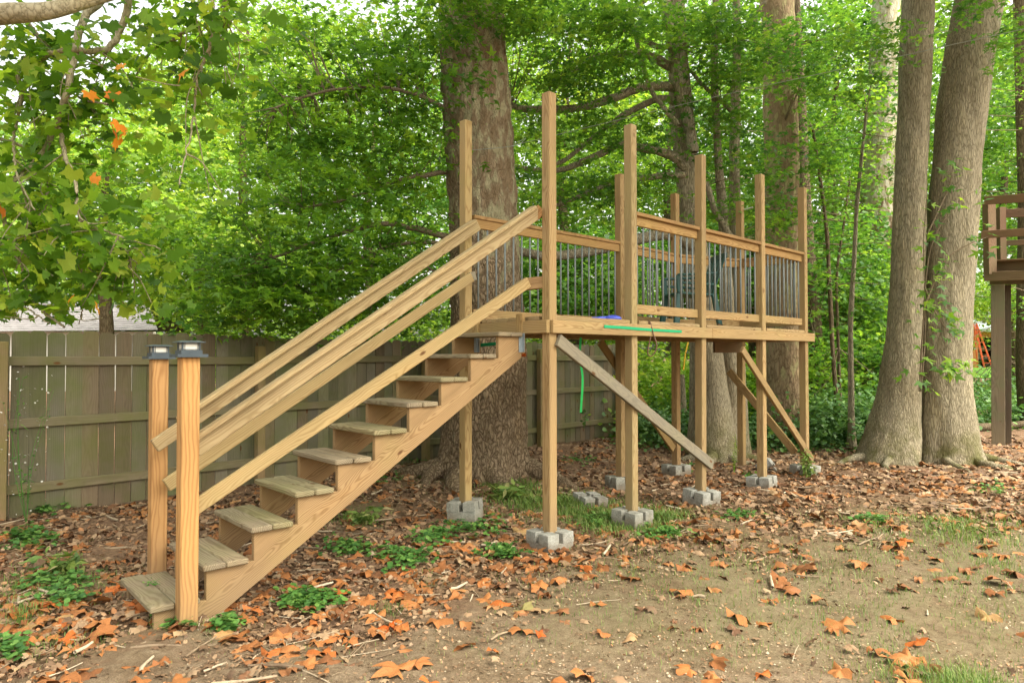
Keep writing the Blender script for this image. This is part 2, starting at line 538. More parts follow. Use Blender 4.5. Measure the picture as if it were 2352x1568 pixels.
def frame(c, xdir, up=Vector((0, 0, 1))):
    x = Vector(xdir).normalized()
    up = Vector(up)
    y = up.cross(x)
    if y.length < 1e-4:
        y = Vector((0, 1, 0)).cross(x)
    y.normalize()
    z = x.cross(y)
    m = Matrix((x, y, z)).transposed().to_4x4()
    m.translation = Vector(c)
    return m


def board(name, p0, p1, w, h, mat, parent, up=(0, 0, 1), bev=.004, color=None, ext=0.0):
    """w = size sideways (local y), h = size along up (local z)"""
    p0, p1 = Vector(p0), Vector(p1)
    d = (p1 - p0)
    ln = d.length + 2 * ext
    me = box_mesh(ln, w, h, bev)
    return link(name, me, frame((p0 + p1) / 2, d, up), mat, parent, color or wtint())


def numpy_mesh(name, verts, faces_flat, loop_tot, tint=None, smooth=False):
    me = bpy.data.meshes.new(name)
    nv = len(verts)
    me.vertices.add(nv)
    me.vertices.foreach_set('co', np.asarray(verts, np.float32).ravel())
    me.loops.add(len(faces_flat))
    me.loops.foreach_set('vertex_index', np.asarray(faces_flat, np.int32))
    nf = len(loop_tot)
    me.polygons.add(nf)
    starts = np.concatenate([[0], np.cumsum(loop_tot)[:-1]]).astype(np.int32)
    me.polygons.foreach_set('loop_start', starts)
    me.polygons.foreach_set('loop_total', np.asarray(loop_tot, np.int32))
    if smooth:
        me.polygons.foreach_set('use_smooth', np.ones(nf, bool))
    me.update(calc_edges=True)
    if tint is not None:
        a = me.attributes.new('tint', 'FLOAT', 'FACE')
        a.data.foreach_set('value', np.asarray(tint, np.float32))
    return me


def prism(poly, y0, y1, name='prism'):
    """poly in (x,z), extruded along y"""
    bm = bmesh.new()
    a = [bm.verts.new((x, y0, z)) for x, z in poly]
    b = [bm.verts.new((x, y1, z)) for x, z in poly]
    bm.faces.new(a)
    bm.faces.new(b[::-1])
    n = len(poly)
    for i in range(n):
        bm.faces.new((a[i], b[i], b[(i + 1) % n], a[(i + 1) % n]))
    bmesh.ops.recalc_face_normals(bm, faces=bm.faces[:])
    me = bpy.data.meshes.new(name)
    bm.to_mesh(me)
    bm.free()
    return me


def cyl_mesh(r, ln, seg=10):
    bm = bmesh.new()
    bmesh.ops.create_cone(bm, cap_ends=True, segments=seg, radius1=r, radius2=r, depth=ln)
    for f in bm.faces:
        if len(f.verts) == 4:
            f.smooth = True
    me = bpy.data.meshes.new('rod')
    bm.to_mesh(me)
    bm.free()
    return me


class TubeSet:
    def __init__(s):
        s.v = []; s.f = []; s.n = 0; s.t = []

    def add(s, pts, radii, seg=6, tint=.5, cap=True):
        pts = np.asarray([tuple(p) for p in pts], float)
        n = len(pts)
        radii = np.broadcast_to(np.asarray(radii, float), (n,))
        tan = np.gradient(pts, axis=0)
        tan /= np.linalg.norm(tan, axis=1)[:, None] + 1e-9
        ref = np.array([0.0, 0, 1.0])
        if abs(tan[:, 2]).mean() > .8:
            ref = np.array([1.0, 0, 0])
        u = np.cross(tan, ref)
        u /= np.linalg.norm(u, axis=1)[:, None] + 1e-9
        w = np.cross(tan, u)
        ang = np.arange(seg) / seg * 2 * math.pi
        ring = pts[:, None, :] + radii[:, None, None] * (u[:, None, :] * np.cos(ang)[None, :, None] + w[:, None, :] * np.sin(ang)[None, :, None])
        s.v.append(ring.reshape(-1, 3))
        i = np.arange(n - 1)[:, None] * seg
        j = np.arange(seg)[None, :]
        a = i + j; b = i + (j + 1) % seg
        q = np.stack([a, b, b + seg, a + seg], -1).reshape(-1, 4) + s.n
        s.f.append(q)
        s.t.append(np.full(len(q), tint))
        s.n += n * seg

    def mesh(s, name, smooth=True):
        v = np.concatenate(s.v); f = np.concatenate(s.f)
        return numpy_mesh(name, v, f.ravel(), np.full(len(f), 4), np.concatenate(s.t), smooth)


def catmull(pts, n):
    pts = np.asarray([tuple(p) for p in pts], float)
    P = np.vstack([2 * pts[0] - pts[1], pts, 2 * pts[-1] - pts[-2]])
    out = []
    m = len(pts) - 1
    for i in range(m):
        p0, p1, p2, p3 = P[i:i + 4]
        k = max(2, n // m)
        for t in np.linspace(0, 1, k, endpoint=(i == m - 1)):
            out.append(.5 * ((2 * p1) + (-p0 + p2) * t + (2 * p0 - 5 * p1 + 4 * p2 - p3) * t * t + (-p0 + 3 * p1 - 3 * p2 + p3) * t ** 3))
    return np.array(out)


def trunk_mesh(path, seg=48, step=.07, rough=.02, flare=None, lobes=5, seed=0, nf=(7, 2.2)):
    """path: list of (x,y,z,r) bottom to top; flare=(height, extra)"""
    p = catmull(path, int(max(8, (path[-1][2] - path[0][2]) / step)))
    n = len(p)
    ang = np.arange(seg) / seg * 2 * math.pi
    z0 = path[0][2]
    V = np.zeros((n, seg, 3))
    rs = np.random.default_rng(seed)
    ph = rs.uniform(0, 6.28, 4)
    for i in range(n):
        hgt = p[i, 2] - z0
        e = math.exp(-hgt / flare[0]) if flare else 0
        lob = (0.5 + .5 * np.cos(lobes * ang + ph[0])) * .8 + (0.5 + .5 * np.cos((lobes + 2) * ang + ph[1])) * .4
        rr = p[i, 3] * (1 + .03 * np.sin(2 * ang + ph[2] + hgt * .4) + .025 * np.sin(3 * ang + ph[3] - hgt * .6))
        if flare:
            rr = rr + flare[1] * e * (.35 + .65 * lob)
        x = p[i, 0] + rr * np.cos(ang)
        y = p[i, 1] + rr * np.sin(ang)
        if rough:
            d = np.array([mnoise.fractal(Vector((x[k] * nf[0] + seed, y[k] * nf[0], p[i, 2] * nf[1])), .9, 2.1, 4) for k in range(seg)])
            rr = rr + rough * d
        V[i, :, 0] = p[i, 0] + rr * np.cos(ang)
        V[i, :, 1] = p[i, 1] + rr * np.sin(ang)
        V[i, :, 2] = p[i, 2]
    i = np.arange(n - 1)[:, None] * seg
    j = np.arange(seg)[None, :]
    a = i + j; b = i + (j + 1) % seg
    q = np.stack([a, b, b + seg, a + seg], -1).reshape(-1, 4)
    return numpy_mesh('trunk', V.reshape(-1, 3), q.ravel(), np.full(len(q), 4), None, True)


# ---------------------------------------------------------------- leaves
def lobed(lobes, n_between=1, notch=.5, base=True):
    """palmate outline: list of (angle deg from tip, length)"""
    pts = []
    L_ = sorted(lobes)
    for i, (a, r) in enumerate(L_):
        pts.append((a, r))
        if i < len(L_) - 1:
            a2, r2 = L_[i + 1]
            pts.append(((a + a2) / 2, min(r, r2) * notch))
    out = [(0, 0)]
    for a, r in pts:
        out.append((r * math.sin(R(a)), r * math.cos(R(a))))
    return np.array(out)


MAPLE = lobed([(-125, .38), (-62, .80), (0, 1.0), (62, .80), (125, .38)], notch=.48)
SIMPLE = lobed([(-100, .4), (-50, .75), (0, 1.0), (50, .75), (100, .4)], notch=.8)[[0, 1, 3, 5, 7, 9]]
SYC = lobed([(-138, .56), (-100, .66), (-56, .90), (-24, .76), (0, 1.0), (24, .76), (56, .90), (100, .66), (138, .56)], notch=.86)
DIAMOND = np.array([(0, -.1), (-.42, .42), (0, 1.0), (.42, .42)])
LONG = np.array([(0, 0), (-.16, .35), (0, 1.0), (.16, .35)])


def leaves_mesh(name, pos, size, template, normal=None, tilt=.6, tint=None, curl=.15, azim=None, hang=0.0, r=None):
    """vectorised leaf cards; fan meshes from template point 0 (or quad if 4 points)"""
    r = r or rng
    n = len(pos)
    pos = np.asarray(pos, float)
    nm = np.zeros((n, 3)); nm[:, 2] = 1
    if normal is not None:
        nm = np.asarray(normal, float).copy()
    nm = nm + r.normal(0, tilt, (n, 3))
    nm /= np.linalg.norm(nm, axis=1)[:, None] + 1e-9
    az = r.uniform(0, 2 * math.pi, n) if azim is None else azim
    d = np.stack([np.cos(az), np.sin(az), np.full(n, -hang)], 1)
    d = d - nm * (d * nm).sum(1)[:, None]
    d /= np.linalg.norm(d, axis=1)[:, None] + 1e-9
    s = np.cross(d, nm)
    T = template
    k = len(T)
    size = np.broadcast_to(np.asarray(size, float), (n,))
    cz = -curl * (T[:, 0] ** 2 + .6 * T[:, 1] ** 2)
    if k > 4:
        cz[0] = 0
    jit = 1 + r.normal(0, .08, (n, k))
    V = pos[:, None, :] + size[:, None, None] * (s[:, None, :] * (T[None, :, 0] * jit)[..., None] + d[:, None, :] * (T[None, :, 1] * jit)[..., None]
                                                 + nm[:, None, :] * (cz[None, :] + r.normal(0, .04, (n, k)))[..., None])
    if tint is None:
        tint = r.uniform(0, 1, n)
    if k == 4:
        q = (np.array([0, 1, 2, 0, 2, 3])[None, :] + np.arange(n)[:, None] * 4).ravel()
        return numpy_mesh(name, V.reshape(-1, 3), q, np.full(2 * n, 3), np.repeat(tint, 2))
    tri = []
    for i in range(1, k - 1):
        tri += [0, i, i + 1]
    tri = np.array(tri)
    q = (tri[None, :] + np.arange(n)[:, None] * k).ravel()
    return numpy_mesh(name, V.reshape(-1, 3), q, np.full(n * (k - 2), 3), np.repeat(tint, k - 2))


def sprays(cent, per, rad, droop=.25, r=None):
    """flat drooping fans of leaves round each centre"""
    r = r or rng
    m = len(cent)
    c = np.repeat(cent, per, 0)
    n = len(c)
    ax = np.repeat(r.uniform(0, 6.28, m), per)
    el = np.repeat(r.uniform(1.0, 2.2, m), per)
    slope = np.repeat(r.normal(-.15, .25, m), per)
    a = r.uniform(0, 6.28, n)
    q = np.sqrt(r.uniform(0, 1, n)) * rad * np.repeat(r.uniform(.6, 1.3, m), per)
    u = q * np.cos(a) * el; v = q * np.sin(a)
    x = u * np.cos(ax) - v * np.sin(ax)
    y = u * np.sin(ax) + v * np.cos(ax)
    z = -droop * q * q / rad + slope * u + r.normal(0, rad * .12, n)
    return c + np.stack([x, y, z], 1), np.repeat(r.uniform(0, 1, m), per)


def twigs_for(cent, anchors, ts, rad=.006, frac=1.0, seed=1):
    """thin twigs from each spray centre to its nearest limb point"""
    rs = np.random.default_rng(seed)
    A = np.asarray(anchors, float)
    for c in cent:
        if rs.uniform() > frac: continue
        d = np.linalg.norm(A - c, axis=1)
        a = A[d.argmin()]
        if d.min() < .05: continue
        mid = (a + c) / 2 + rs.normal(0, .07 * min(d.min(), 1.5), 3)
        p = catmull([a, mid, c], 6)
        ts.add(p, np.linspace(rad * 1.6, rad * .5, len(p)), 3)


def blob_pts(blobs, dens, r=None):
    """blobs: (px,py,Y, rx,ry px, rY metres, weight)"""
    r = r or rng
    out = []
    for px, py, Y, rx, ry, rY, w in blobs:
        n = max(1, int(dens * w))
        while n > 0:
            g = r.uniform(-1, 1, 3)
            if (g ** 2).sum() > 1: continue
            yy = Y + g[2] * rY
            out.append(tuple(at(px + g[0] * rx, py + g[1] * ry, yy)))
            n -= 1
    return np.array(out)


# ================================================================ GROUND
def axis(lo, hi, fine_lo, fine_hi, step, grow=1.12):
    a = list(np.arange(fine_lo, fine_hi, step))
    s = step; x = fine_lo
    while x > lo:
        s *= grow; x -= s; a.insert(0, x)
    s = step; x = a[-1]
    while x < hi:
        s *= grow; x += s; a.append(x)
    return np.array(a)


SAND = [(-3.2, 3.3), (-1.8, 3.9), (-.4, 4.6), (.9, 5.45), (2.5, 6.2), (4.5, 6.7), (8, 7.4)]
_sx = np.array([p[0] for p in SAND]); _sy = np.array([p[1] for p in SAND])


def litter_amt(x, y):
    """1 in the leaf-littered ground, 0 on bare soil"""
    b = np.interp(x, _sx, _sy)
    w = .22 * np.sin(x * 2.1) + .12 * np.sin(x * 5.3 + 1 + y)
    return sstep(-1.1, .7, y - b - w)


GRASS = [  # px,py,rx,ry (plan px), weight
    (1290, 1165, 190, 35, 1.0), (1420, 1205, 150, 40, .9), (1180, 1130, 90, 30, .9), (1010, 1085, 90, 30, .5), (1520, 1190, 90, 30, .8),
    (2180, 1215, 260, 60, .55), (2260, 1290, 160, 50, .45), (2180, 1560, 180, 60, .5), (1900, 1420, 180, 60, .16), (1650, 1330, 150, 40, .14),
    (110, 1350, 170, 60, .6), (40, 1420, 80, 50, .6), (150, 1480, 160, 40, .35), (520, 1440, 60, 30, .5), (400, 1420, 60, 30, .7), (1000, 1330, 60, 30, .4),
    (830, 1190, 60, 25, .8), (1100, 1470, 150, 40, .15), (700, 1500, 150, 40, .12), (2080, 1500, 150, 50, .3), (890, 1400, 60, 18, .35)]
_gc = [(gp(a, b), c, d, w) for a, b, c, d, w in GRASS]


def grass_amt(x, y):
    g = np.zeros_like(x)
    for p, rx, ry, w in _gc:
        sx = rx * p.y / F
        sy = max(ry * p.y * p.y / (F * 1.59), .12)
        g = np.maximum(g, w * np.exp(-(((x - p.x) / sx) ** 2 + ((y - p.y) / sy) ** 2)))
    film = .30 * sstep(-1.5, 1.5, x) * sstep(3.2, 4.2, y) * (1 - sstep(6.5, 8.5, y))
    return np.clip(np.maximum(g, film), 0, 1)


ax_ = axis(-150, 150, -8, 9, .055)
ay_ = axis(-20, 260, 2.2, 13, .055)
X, Y = np.meshgrid(ax_, ay_)
Z = gh(X, Y)
lit = litter_amt(X, Y)
near = (Y < 14) & (np.abs(X) < 10)
zz = np.zeros_like(Z)
idx = np.argwhere(near)
for (i, j) in idx[::1]:
    v = Vector((X[i, j] * 5, Y[i, j] * 5, 0))
    zz[i, j] = mnoise.noise(v * .35) * .022 + mnoise.noise(v) * .008 + mnoise.noise(v * 3.1) * .006
Z = Z + zz * (1 + lit)
n0, n1 = X.shape
V = np.stack([X, Y, Z], -1).reshape(-1, 3)
a = (np.arange(n0 - 1)[:, None] * n1 + np.arange(n1 - 1)[None, :])
q = np.stack([a, a + 1, a + n1 + 1, a + n1], -1).reshape(-1, 4)
me = numpy_mesh('ground', V, q.ravel(), np.full(len(q), 4), None, True)
for nm_, arr in (('litter', lit), ('grassy', grass_amt(X, Y))):
    at_ = me.attributes.new(nm_, 'FLOAT', 'POINT')
    at_.data.foreach_set('value', arr.ravel().astype(np.float32))
m, nt, out = newmat('soil')
geo = N(nt, 'ShaderNodeNewGeometry').outputs['Position']
la = N(nt, 'ShaderNodeAttribute', attribute_name='litter').outputs['Fac']
ga = N(nt, 'ShaderNodeAttribute', attribute_name='grassy').outputs['Fac']
n1_ = noise_n(nt, geo, 1.6, 5, .6)
n2_ = noise_n(nt, geo, 14, 6, .7)
n3_ = noise_n(nt, geo, 120, 4, .7)
sandc = ramp(nt, n2_, [(.25, (.12, .083, .052)), (.5, (.215, .157, .102)), (.75, (.31, .24, .163))])
sandc = mixc(nt, 1.0, sandc, ramp(nt, n3_, [(.3, (.5, .47, .43)), (.5, (1, 1, 1)), (.7, (1.4, 1.38, 1.33))]), 'MULTIPLY')
sandc = mixc(nt, 1.0, sandc, ramp(nt, n1_, [(.32, (.74, .70, .64)), (.6, (1, 1, 1))]), 'MULTIPLY')
litc = ramp(nt, noise_n(nt, geo, 26, 6, .75), [(.3, (.07, .042, .027)), (.5, (.18, .11, .068)), (.7, (.32, .20, .12))])
lm = math_node(nt, 'ADD', la, math_node(nt, 'MULTIPLY', math_node(nt, 'SUBTRACT', noise_n(nt, geo, 5, 5, .7), .5), 1.3))
col = mixc(nt, ramp(nt, lm, [(.3, (0, 0, 0)), (.75, (1, 1, 1))]), sandc, litc)
gm = math_node(nt, 'MULTIPLY', ga, ramp(nt, noise_n(nt, geo, 3.5, 6, .7), [(.33, (0, 0, 0)), (.55, (2, 2, 2))]))
col = mixc(nt, math_node(nt, 'MULTIPLY', gm, .6), col, (.145, .15, .065))
hh = math_node(nt, 'ADD', math_node(nt, 'MULTIPLY', n2_, 1.0), math_node(nt, 'MULTIPLY', n3_, .35))
principled(nt, out, col, .97, bump(nt, hh, .9, .02), .1)
M['soil'] = m
g = link('ground', me, None, M['soil'])
g['kind'] = 'structure'

# far bright lawn
lx = np.linspace(15, 60, 30); ly = np.linspace(27.5, 60, 30)
X, Y = np.meshgrid(lx, ly)
Z = gh(X, Y) + .03
V = np.stack([X, Y, Z], -1).reshape(-1, 3)
a = (np.arange(29)[:, None] * 30 + np.arange(29)[None, :])
q = np.stack([a, a + 1, a + 31, a + 30], -1).reshape(-1, 4)
M['lawn'] = plain_mat('bright_lawn', (.20, .42, .03), .9, .25, 3)
g = link('lawn', numpy_mesh('lawn', V, q.ravel(), np.full(len(q), 4), None, True), None, M['lawn'])
g['kind'] = 'structure'

# ================================================================ FENCE
fence = thing('wooden_fence', 'weathered greenish board fence with dog-eared pickets behind the stairs and big trunk', 'fence', (FA[0], FA[1], .2))
fd3 = Vector((FD[0], FD[1], 0)); fn3 = Vector((FN[0], FN[1], 0))


def fpt(t, off, z):
    return Vector((FA[0], FA[1], 0)) + fd3 * t + fn3 * off + Vector((0, 0, z))


def picket_mesh(w, h, ear=.028):
    poly = [(0, -w / 2), (h - ear, -w / 2), (h, -w / 2 + ear), (h, w / 2 - ear), (h - ear, w / 2), (0, w / 2)]
    return prism(poly, -.008, .008, 'picket')


pm = [picket_mesh(w, 1.70) for w in (.136, .139, .133, .141)]
for me in pm: me.materials.append(M['fence'])
t = -1.9
k = 0
while t < 9.42:
    me = pm[k % 4]
    z = .19 + .02 * math.sin(t * 1.3) + random.uniform(-.013, .013)
    # local x up, local z along fence, local y thickness
    mm = Matrix((Vector((0, 0, 1)), fn3 * 1.0, fd3)).transposed()
    if mm.determinant() < 0:
        mm = Matrix((Vector((0, 0, 1)), -fn3, fd3)).transposed()
    mm = mm.to_4x4()
    mm = Matrix.Translation(fpt(t, .012 + random.uniform(-.003, .003), z)) @ Matrix.Rotation(random.uniform(-.004, .004), 4, fn3) @ Matrix.Rotation(random.uniform(-.05, .05), 4, 'Z') @ mm
    gy = random.uniform(.78, 1.22)
    rr = random.random()
    tint = (gy * (1.1 if rr < .3 else .96), gy, gy * (1.05 if rr > .8 else .95), 1)
    link('picket', me, mm, None, fence, tint)
    gap = .0075 if t < 2.0 else .003
    t += .139 + (gap if random.random() < .75 else .0015)
    k += 1
t_end = t - .07
for zc in (1.63, 1.06, .44):
    for (t0, t1) in ((-1.95, -.185), (-.175, 2.245), (2.255, 4.68), (4.69, 7.11), (7.12, t_end)):
        dz = (0.0 if zc > .5 else .02) + random.uniform(-.008, .008)
        board('rail', fpt(t0, -.0185, zc + dz), fpt(t1, -.0185, zc + dz + random.uniform(-.01, .01)), .038, .085, M['fence'], fence, color=(1.15, 1.12, 1.0, 1))
for tt in (-.18, 2.25, 4.685, 7.115, t_end - .02):
    top = 1.80 if tt < 0 else 1.78
    board('post', fpt(tt, -.084, 0), fpt(tt, -.084, top), .09, .09, M['fence'], fence, up=fn3, color=(1.55, 1.30, 1.0, 1))

# ================================================================ STAIRCASE
SA = .7181
S = Vector((math.cos(SA), math.sin(SA), 0)); Tn = Vector((-math.sin(SA), math.cos(SA), 0))
SO = Vector((-2.0678, 4.0211, 0)); Z1, RISE, RUN, DEP, WID = .2315, .1815, .2886, .2758, .7105
stair = thing('staircase', 'open wooden staircase of ten plank treads climbing to the raised platform', 'staircase', (SO.x, SO.y, .08))


def sp(s, t, z):
    return SO + S * s + Tn * t + Vector((0, 0, z))


for i in range(10):
    z = Z1 + RISE * i - .018
    s0 = RUN * i
    for b in (0, 1):
        sc = s0 + .0675 + b * .1385
        dt = random.uniform(-.012, .012)
        c = wtint(.10)
        if i in (3, 5, 7) or (i == 2 and b):
            c = (c[0] * .93, c[1] * .98, c[2] * .85, 1)
        o = board('tread_board', sp(sc, dt, z), sp(sc, WID + dt + random.uniform(-.01, .01), z + random.uniform(-.003, .003)), .1345, .036, M['wood_tread'], stair, bev=.007, color=c)
_sv, _sf = [], []
for i in range(10):
    for b in (0, 1):
        for tt in (.05, WID - .05):
            for ds in (-.035, .035):
                c = sp(RUN * i + .0675 + b * .1385 + ds, tt, Z1 + RISE * i + .0008)
                n0_ = len(_sv)
                for k in range(6):
                    _sv.append((c.x + .0045 * math.cos(k * 1.047), c.y + .0045 * math.sin(k * 1.047), c.z))
                _sv.append((c.x, c.y, c.z + .0008))
                for k in range(6): _sf.append((n0_ + k, n0_ + (k + 1) % 6, n0_ + 6))
me = bpy.data.meshes.new('screws'); me.from_pydata(_sv, [], _sf)
M['screw'] = plain_mat('rusty_screw', (.07, .05, .04), .6, .2, 40)
link('screw_heads', me, None, M['screw'], stair)['kind'] = 'stuff'
# stringers: local x along the slope so the grain runs with it
slope = math.atan2(RISE, RUN)
cs, sn = math.cos(slope), math.sin(slope)


def stringer(tpos):
    pts = []
    zoff = Z1 - .036
    over = .03
    pts.append((over, -.02))
    for i in range(10):
        zt = zoff + RISE * i
        pts.append((over + RUN * i, zt))
        pts.append((over + RUN * (i + 1) if i < 9 else 2.885, zt))
    zend = zoff + (2.885 - over) * RISE / RUN - .337
    pts.append((2.885, zend))
    xg = over + (-.02 - zoff + .337) * RUN / RISE
    pts.append((xg, -.02))
    loc = [(x * cs + z * sn, -x * sn + z * cs) for x, z in pts]
    me = prism(loc, -.019, .019, 'stringer')
    base = Matrix((S * cs + Vector((0, 0, sn)), Tn, S * -sn + Vector((0, 0, cs)))).transposed()
    # local axes: x slope, y width(T), z normal
    mw = base.to_4x4()
    mw.translation = sp(0, tpos, 0)
    o = link('stringer', me, mw, M['wood_stringer'], stair, (1.06, 1.0, .94, 1))
    mod = o.modifiers.new('bevel', 'BEVEL'); mod.width = .003; mod.segments = 1
    return o


stringer(.052)
stringer(WID - .045)
# joist hangers
for tt in (.052, WID - .045):
    board('joist_hanger', sp(2.868, tt - .024, 1.70), sp(2.868, tt - .024, 1.86), .004, .04, M['steel'], stair, up=tuple(S), bev=.0)
    board('joist_hanger', sp(2.889, tt, 1.70), sp(2.889, tt, 1.86), .10, .004, M['steel'], stair, up=tuple(S), bev=0)
# newel posts with lantern caps
NP = Vector((-1.905, 4.12, 0)); FP = Vector((-2.407, 4.77, 0))
NP = NP - Tn * .005
for P_, z0, zt, tint in ((NP, 0.0, 1.663, (1.05, 1, .95, 1)), (FP, .0, 1.65, (.95, .92, .95, 1))):
    board('newel_post', P_ + Vector((0, 0, z0)), P_ + Vector((0, 0, zt)), .10, .10, M['wood_post'], stair, up=tuple(Tn), color=tint, bev=.006)
    bm = bmesh.new()

    def bb(cx, cy, cz, lx, ly, lz):
        r_ = bmesh.ops.create_cube(bm, size=1)
        for v in r_['verts']:
            v.co = Vector((v.co.x * lx + cx, v.co.y * ly + cy, v.co.z * lz + cz))
    bb(0, 0, .009, .168, .168, .018)
    bb(0, 0, .029, .118, .118, .024)
    for sx in (-1, 1):
        for sy in (-1, 1):
            bb(sx * .047, sy * .047, .0625, .007, .007, .045)
            bb(sx * .036, sy * .0495, .0625, .003, .003, .045)
            bb(sx * .0495, sy * .036, .0625, .003, .003, .045)
        bb(0, sx * .0495, .046, .09, .003, .003); bb(sx * .0495, 0, .046, .003, .09, .003)
        bb(0, sx * .0495, .078, .09, .003, .003); bb(sx * .0495, 0, .078, .003, .09, .003)
    # hipped top plate
    vs = []
    for (h, z) in ((.073, .085), (.073, .089), (.042, .097)):
        vs.append([bm.verts.new((sx * h, sy * h, z)) for sx, sy in ((-1, -1), (1, -1), (1, 1), (-1, 1))])
    bm.faces.new(vs[0][::-1]); bm.faces.new(vs[2])
    for a_, b_ in ((0, 1), (1, 2)):
        for i in range(4):
            bm.faces.new((vs[a_][i], vs[a_][(i + 1) % 4], vs[b_][(i + 1) % 4], vs[b_][i]))
    me = bpy.data.meshes.new('lantern'); bm.to_mesh(me); bm.free()
    mw = Matrix.Rotation(SA, 4, 'Z'); mw.translation = P_ + Vector((0, 0, zt))
    lan = link('post_cap_lantern', me, mw, M['lamp_metal'], stair)
    gl = box_mesh(.086, .086, .044, .002)
    link('frosted_pane', gl, mw @ Matrix.Translation((0, 0, .0625)), M['lamp_glass'], lan)


def hrail(p0, p1, nudge, parent, capext0=0.0, color=None):
    """2x4 on edge with a rounded cap on top; p = top centre of cap"""
    p0, p1 = Vector(p0), Vector(p1)
    d = (p1 - p0).normalized()
    side = Vector((0, 0, 1)).cross(d).normalized()
    up = d.cross(side).normalized()
    if up.z < 0: up = -up
    f0 = p0 - up * (.036 + .045); f1 = p1 - up * (.036 + .045)
    board('rail_face', f0 - d * capext0, f1 + d * .04, .038, .089, M['wood_new'], parent, up=tuple(up), color=color or wtint(.06), bev=.005)
    board('rail_cap', p0 - up * .018 - side * nudge, p1 - up * .018 - side * nudge, .089, .036, M['wood_new'], parent, up=tuple(up), color=color or wtint(.06), bev=.010)


# near handrail (inner side of the near newel to first platform post)
n0 = at(440, 1001, 4.20); n1 = at(1222, 473, 5.80)
hrail(n0, n1, .02, stair, .03)
f0 = at(404, 957, 4.66); f1 = at(1085, 504, 6.62)
hrail(f0, f1, .02, stair, .21)
# middle rails
board('mid_rail', at(381, 1114, 4.66), at(1083, 636, 6.63), .038, .089, M['wood_new'], stair, color=(1.02, 1.0, .9, 1))
board('mid_rail', at(440, 1169, 4.22), at(1213, 648, 5.80), .038, .089, M['wood_new'], stair, color=(1.0, .97, .86, 1))
board('rail_block', at(1207, 653, 5.84), at(1246, 649, 5.86), .089, .10, M['wood'], stair, color=(.72, .62, .55, 1))
board('rail_block', at(1224, 500, 5.84), at(1244, 480, 5.85), .06, .09, M['wood'], stair, color=(1.0, .75, .55, 1))
board('rail_block', at(1080, 636, 6.70), at(1093, 633, 6.71), .05, .085, M['wood_grey'], stair, color=(1.3, 1.3, 1.2, 1))

# ================================================================ RAISED PLATFORM
DA = .7757
DR = Vector((math.cos(DA), math.sin(DA), 0)); DL = Vector((-math.sin(DA), math.cos(DA), 0))
P1 = Vector((.3114, 5.821, 0))
FRONT = [P1 + DR * t for t in (0, 1.143, 2.38, 3.79, 5.0126)]
BACK = [Vector((-.447, 6.75, 0)), Vector((1.306, 8.43, 0)), Vector((2.211, 9.45, 0)), Vector((3.25, 9.93, 0))]
deck = thing('raised_platform', 'tall pine play platform on posts with grey metal balusters between the trees', 'platform', (1.9, 7.9, .1))
PW = .09
ftops = (3.866, 3.86, 3.82, 3.867, 3.915); btops = (3.945, 3.86, 3.86, 3.86)
fbase = (.20, .20, .22, .20, .20); bbase = (.26, .22, .20, .12)
tints = [(1.06, 1.0, .93, 1), (.98, 1, .95, 1), (.95, .92, .85, 1), (1.08, 1.04, .95, 1), (1.0, .95, .88, 1)]
post_mesh = {}
for i, (p, zt, zb) in enumerate(zip(FRONT, ftops, fbase)):
    lean = Vector((.006, 0, 0)) if i == 2 else Vector((0, 0, 0))
    board('post', p + Vector((0, 0, zb)), p + lean * 3 + Vector((0, 0, zt)), PW, PW, M['wood'], deck, up=tuple(DR), color=tints[i], bev=.006)
for i, (p, zt, zb) in enumerate(zip(BACK, btops, bbase)):
    board('post', p + Vector((0, 0, zb)), p + Vector((0, 0, zt)), PW, PW, M['wood'], deck, up=tuple(DR), color=((1.04, 1.02, .88, 1), (.95, .88, .78, 1), (.88, .78, .66, 1), (.95, .88, .76, 1))[i], bev=.006)
RZ0, RZ1 = 1.855, 1.965
zc = (RZ0 + RZ1) / 2


def rim(p0, p1, off, ext0=0, ext1=0, color=None):
    d = (p1 - p0).normalized()
    n = Vector((d.y, -d.x, 0))
    board('rim_board', p0 + n * off - d * ext0 + Vector((0, 0, zc)), p1 + n * off + d * ext1 + Vector((0, 0, zc)), .038, RZ1 - RZ0, M['wood'], deck, color=color)


offo = PW / 2 + .0205
mid = FRONT[0] + DR * 2.50
rim(FRONT[0], mid, offo, .045, -.002, (1.12, 1.06, .98, 1))
rim(mid, FRONT[4], offo, -.002, .16, (1.10, 1.05, .95, 1))
rim(BACK[0], FRONT[0], offo, .10, .06, (1.05, 1.0, .9, 1))
rim(FRONT[4], BACK[3], offo, .02, .05)
rim(BACK[3], BACK[2], offo, .05, 0)
rim(BACK[2], BACK[1], offo, .05, 0)
rim(BACK[1], BACK[0], offo, .05, .05)
# joists under the decking, across the platform


def back_w(t):
    """depth of platform (along DL) at front distance t"""
    o = P1 + DR * t
    poly = BACK + [FRONT[4]]
    best = 1.2
    for a_, b_ in zip(poly[:-1], poly[1:]):
        ta = (a_ - P1).dot(DR); tb = (b_ - P1).dot(DR)
        if min(ta, tb) <= t <= max(ta, tb):
            k_ = (t - ta) / (tb - ta)
            best = (a_ - P1).dot(DL) * (1 - k_) + (b_ - P1).dot(DL) * k_
            break
    return best


t = .35
while t < 4.8:
    w = back_w(t)
    if w > .25:
        a_ = P1 + DR * t + DL * (-.04) + Vector((0, 0, zc - .004)); b_ = P1 + DR * t + DL * (w - .03) + Vector((0, 0, zc - .004))
        board('joist', a_, b_, .038, .10, M['wood'], deck, color=(.8, .7, .6, 1))
    t += .4
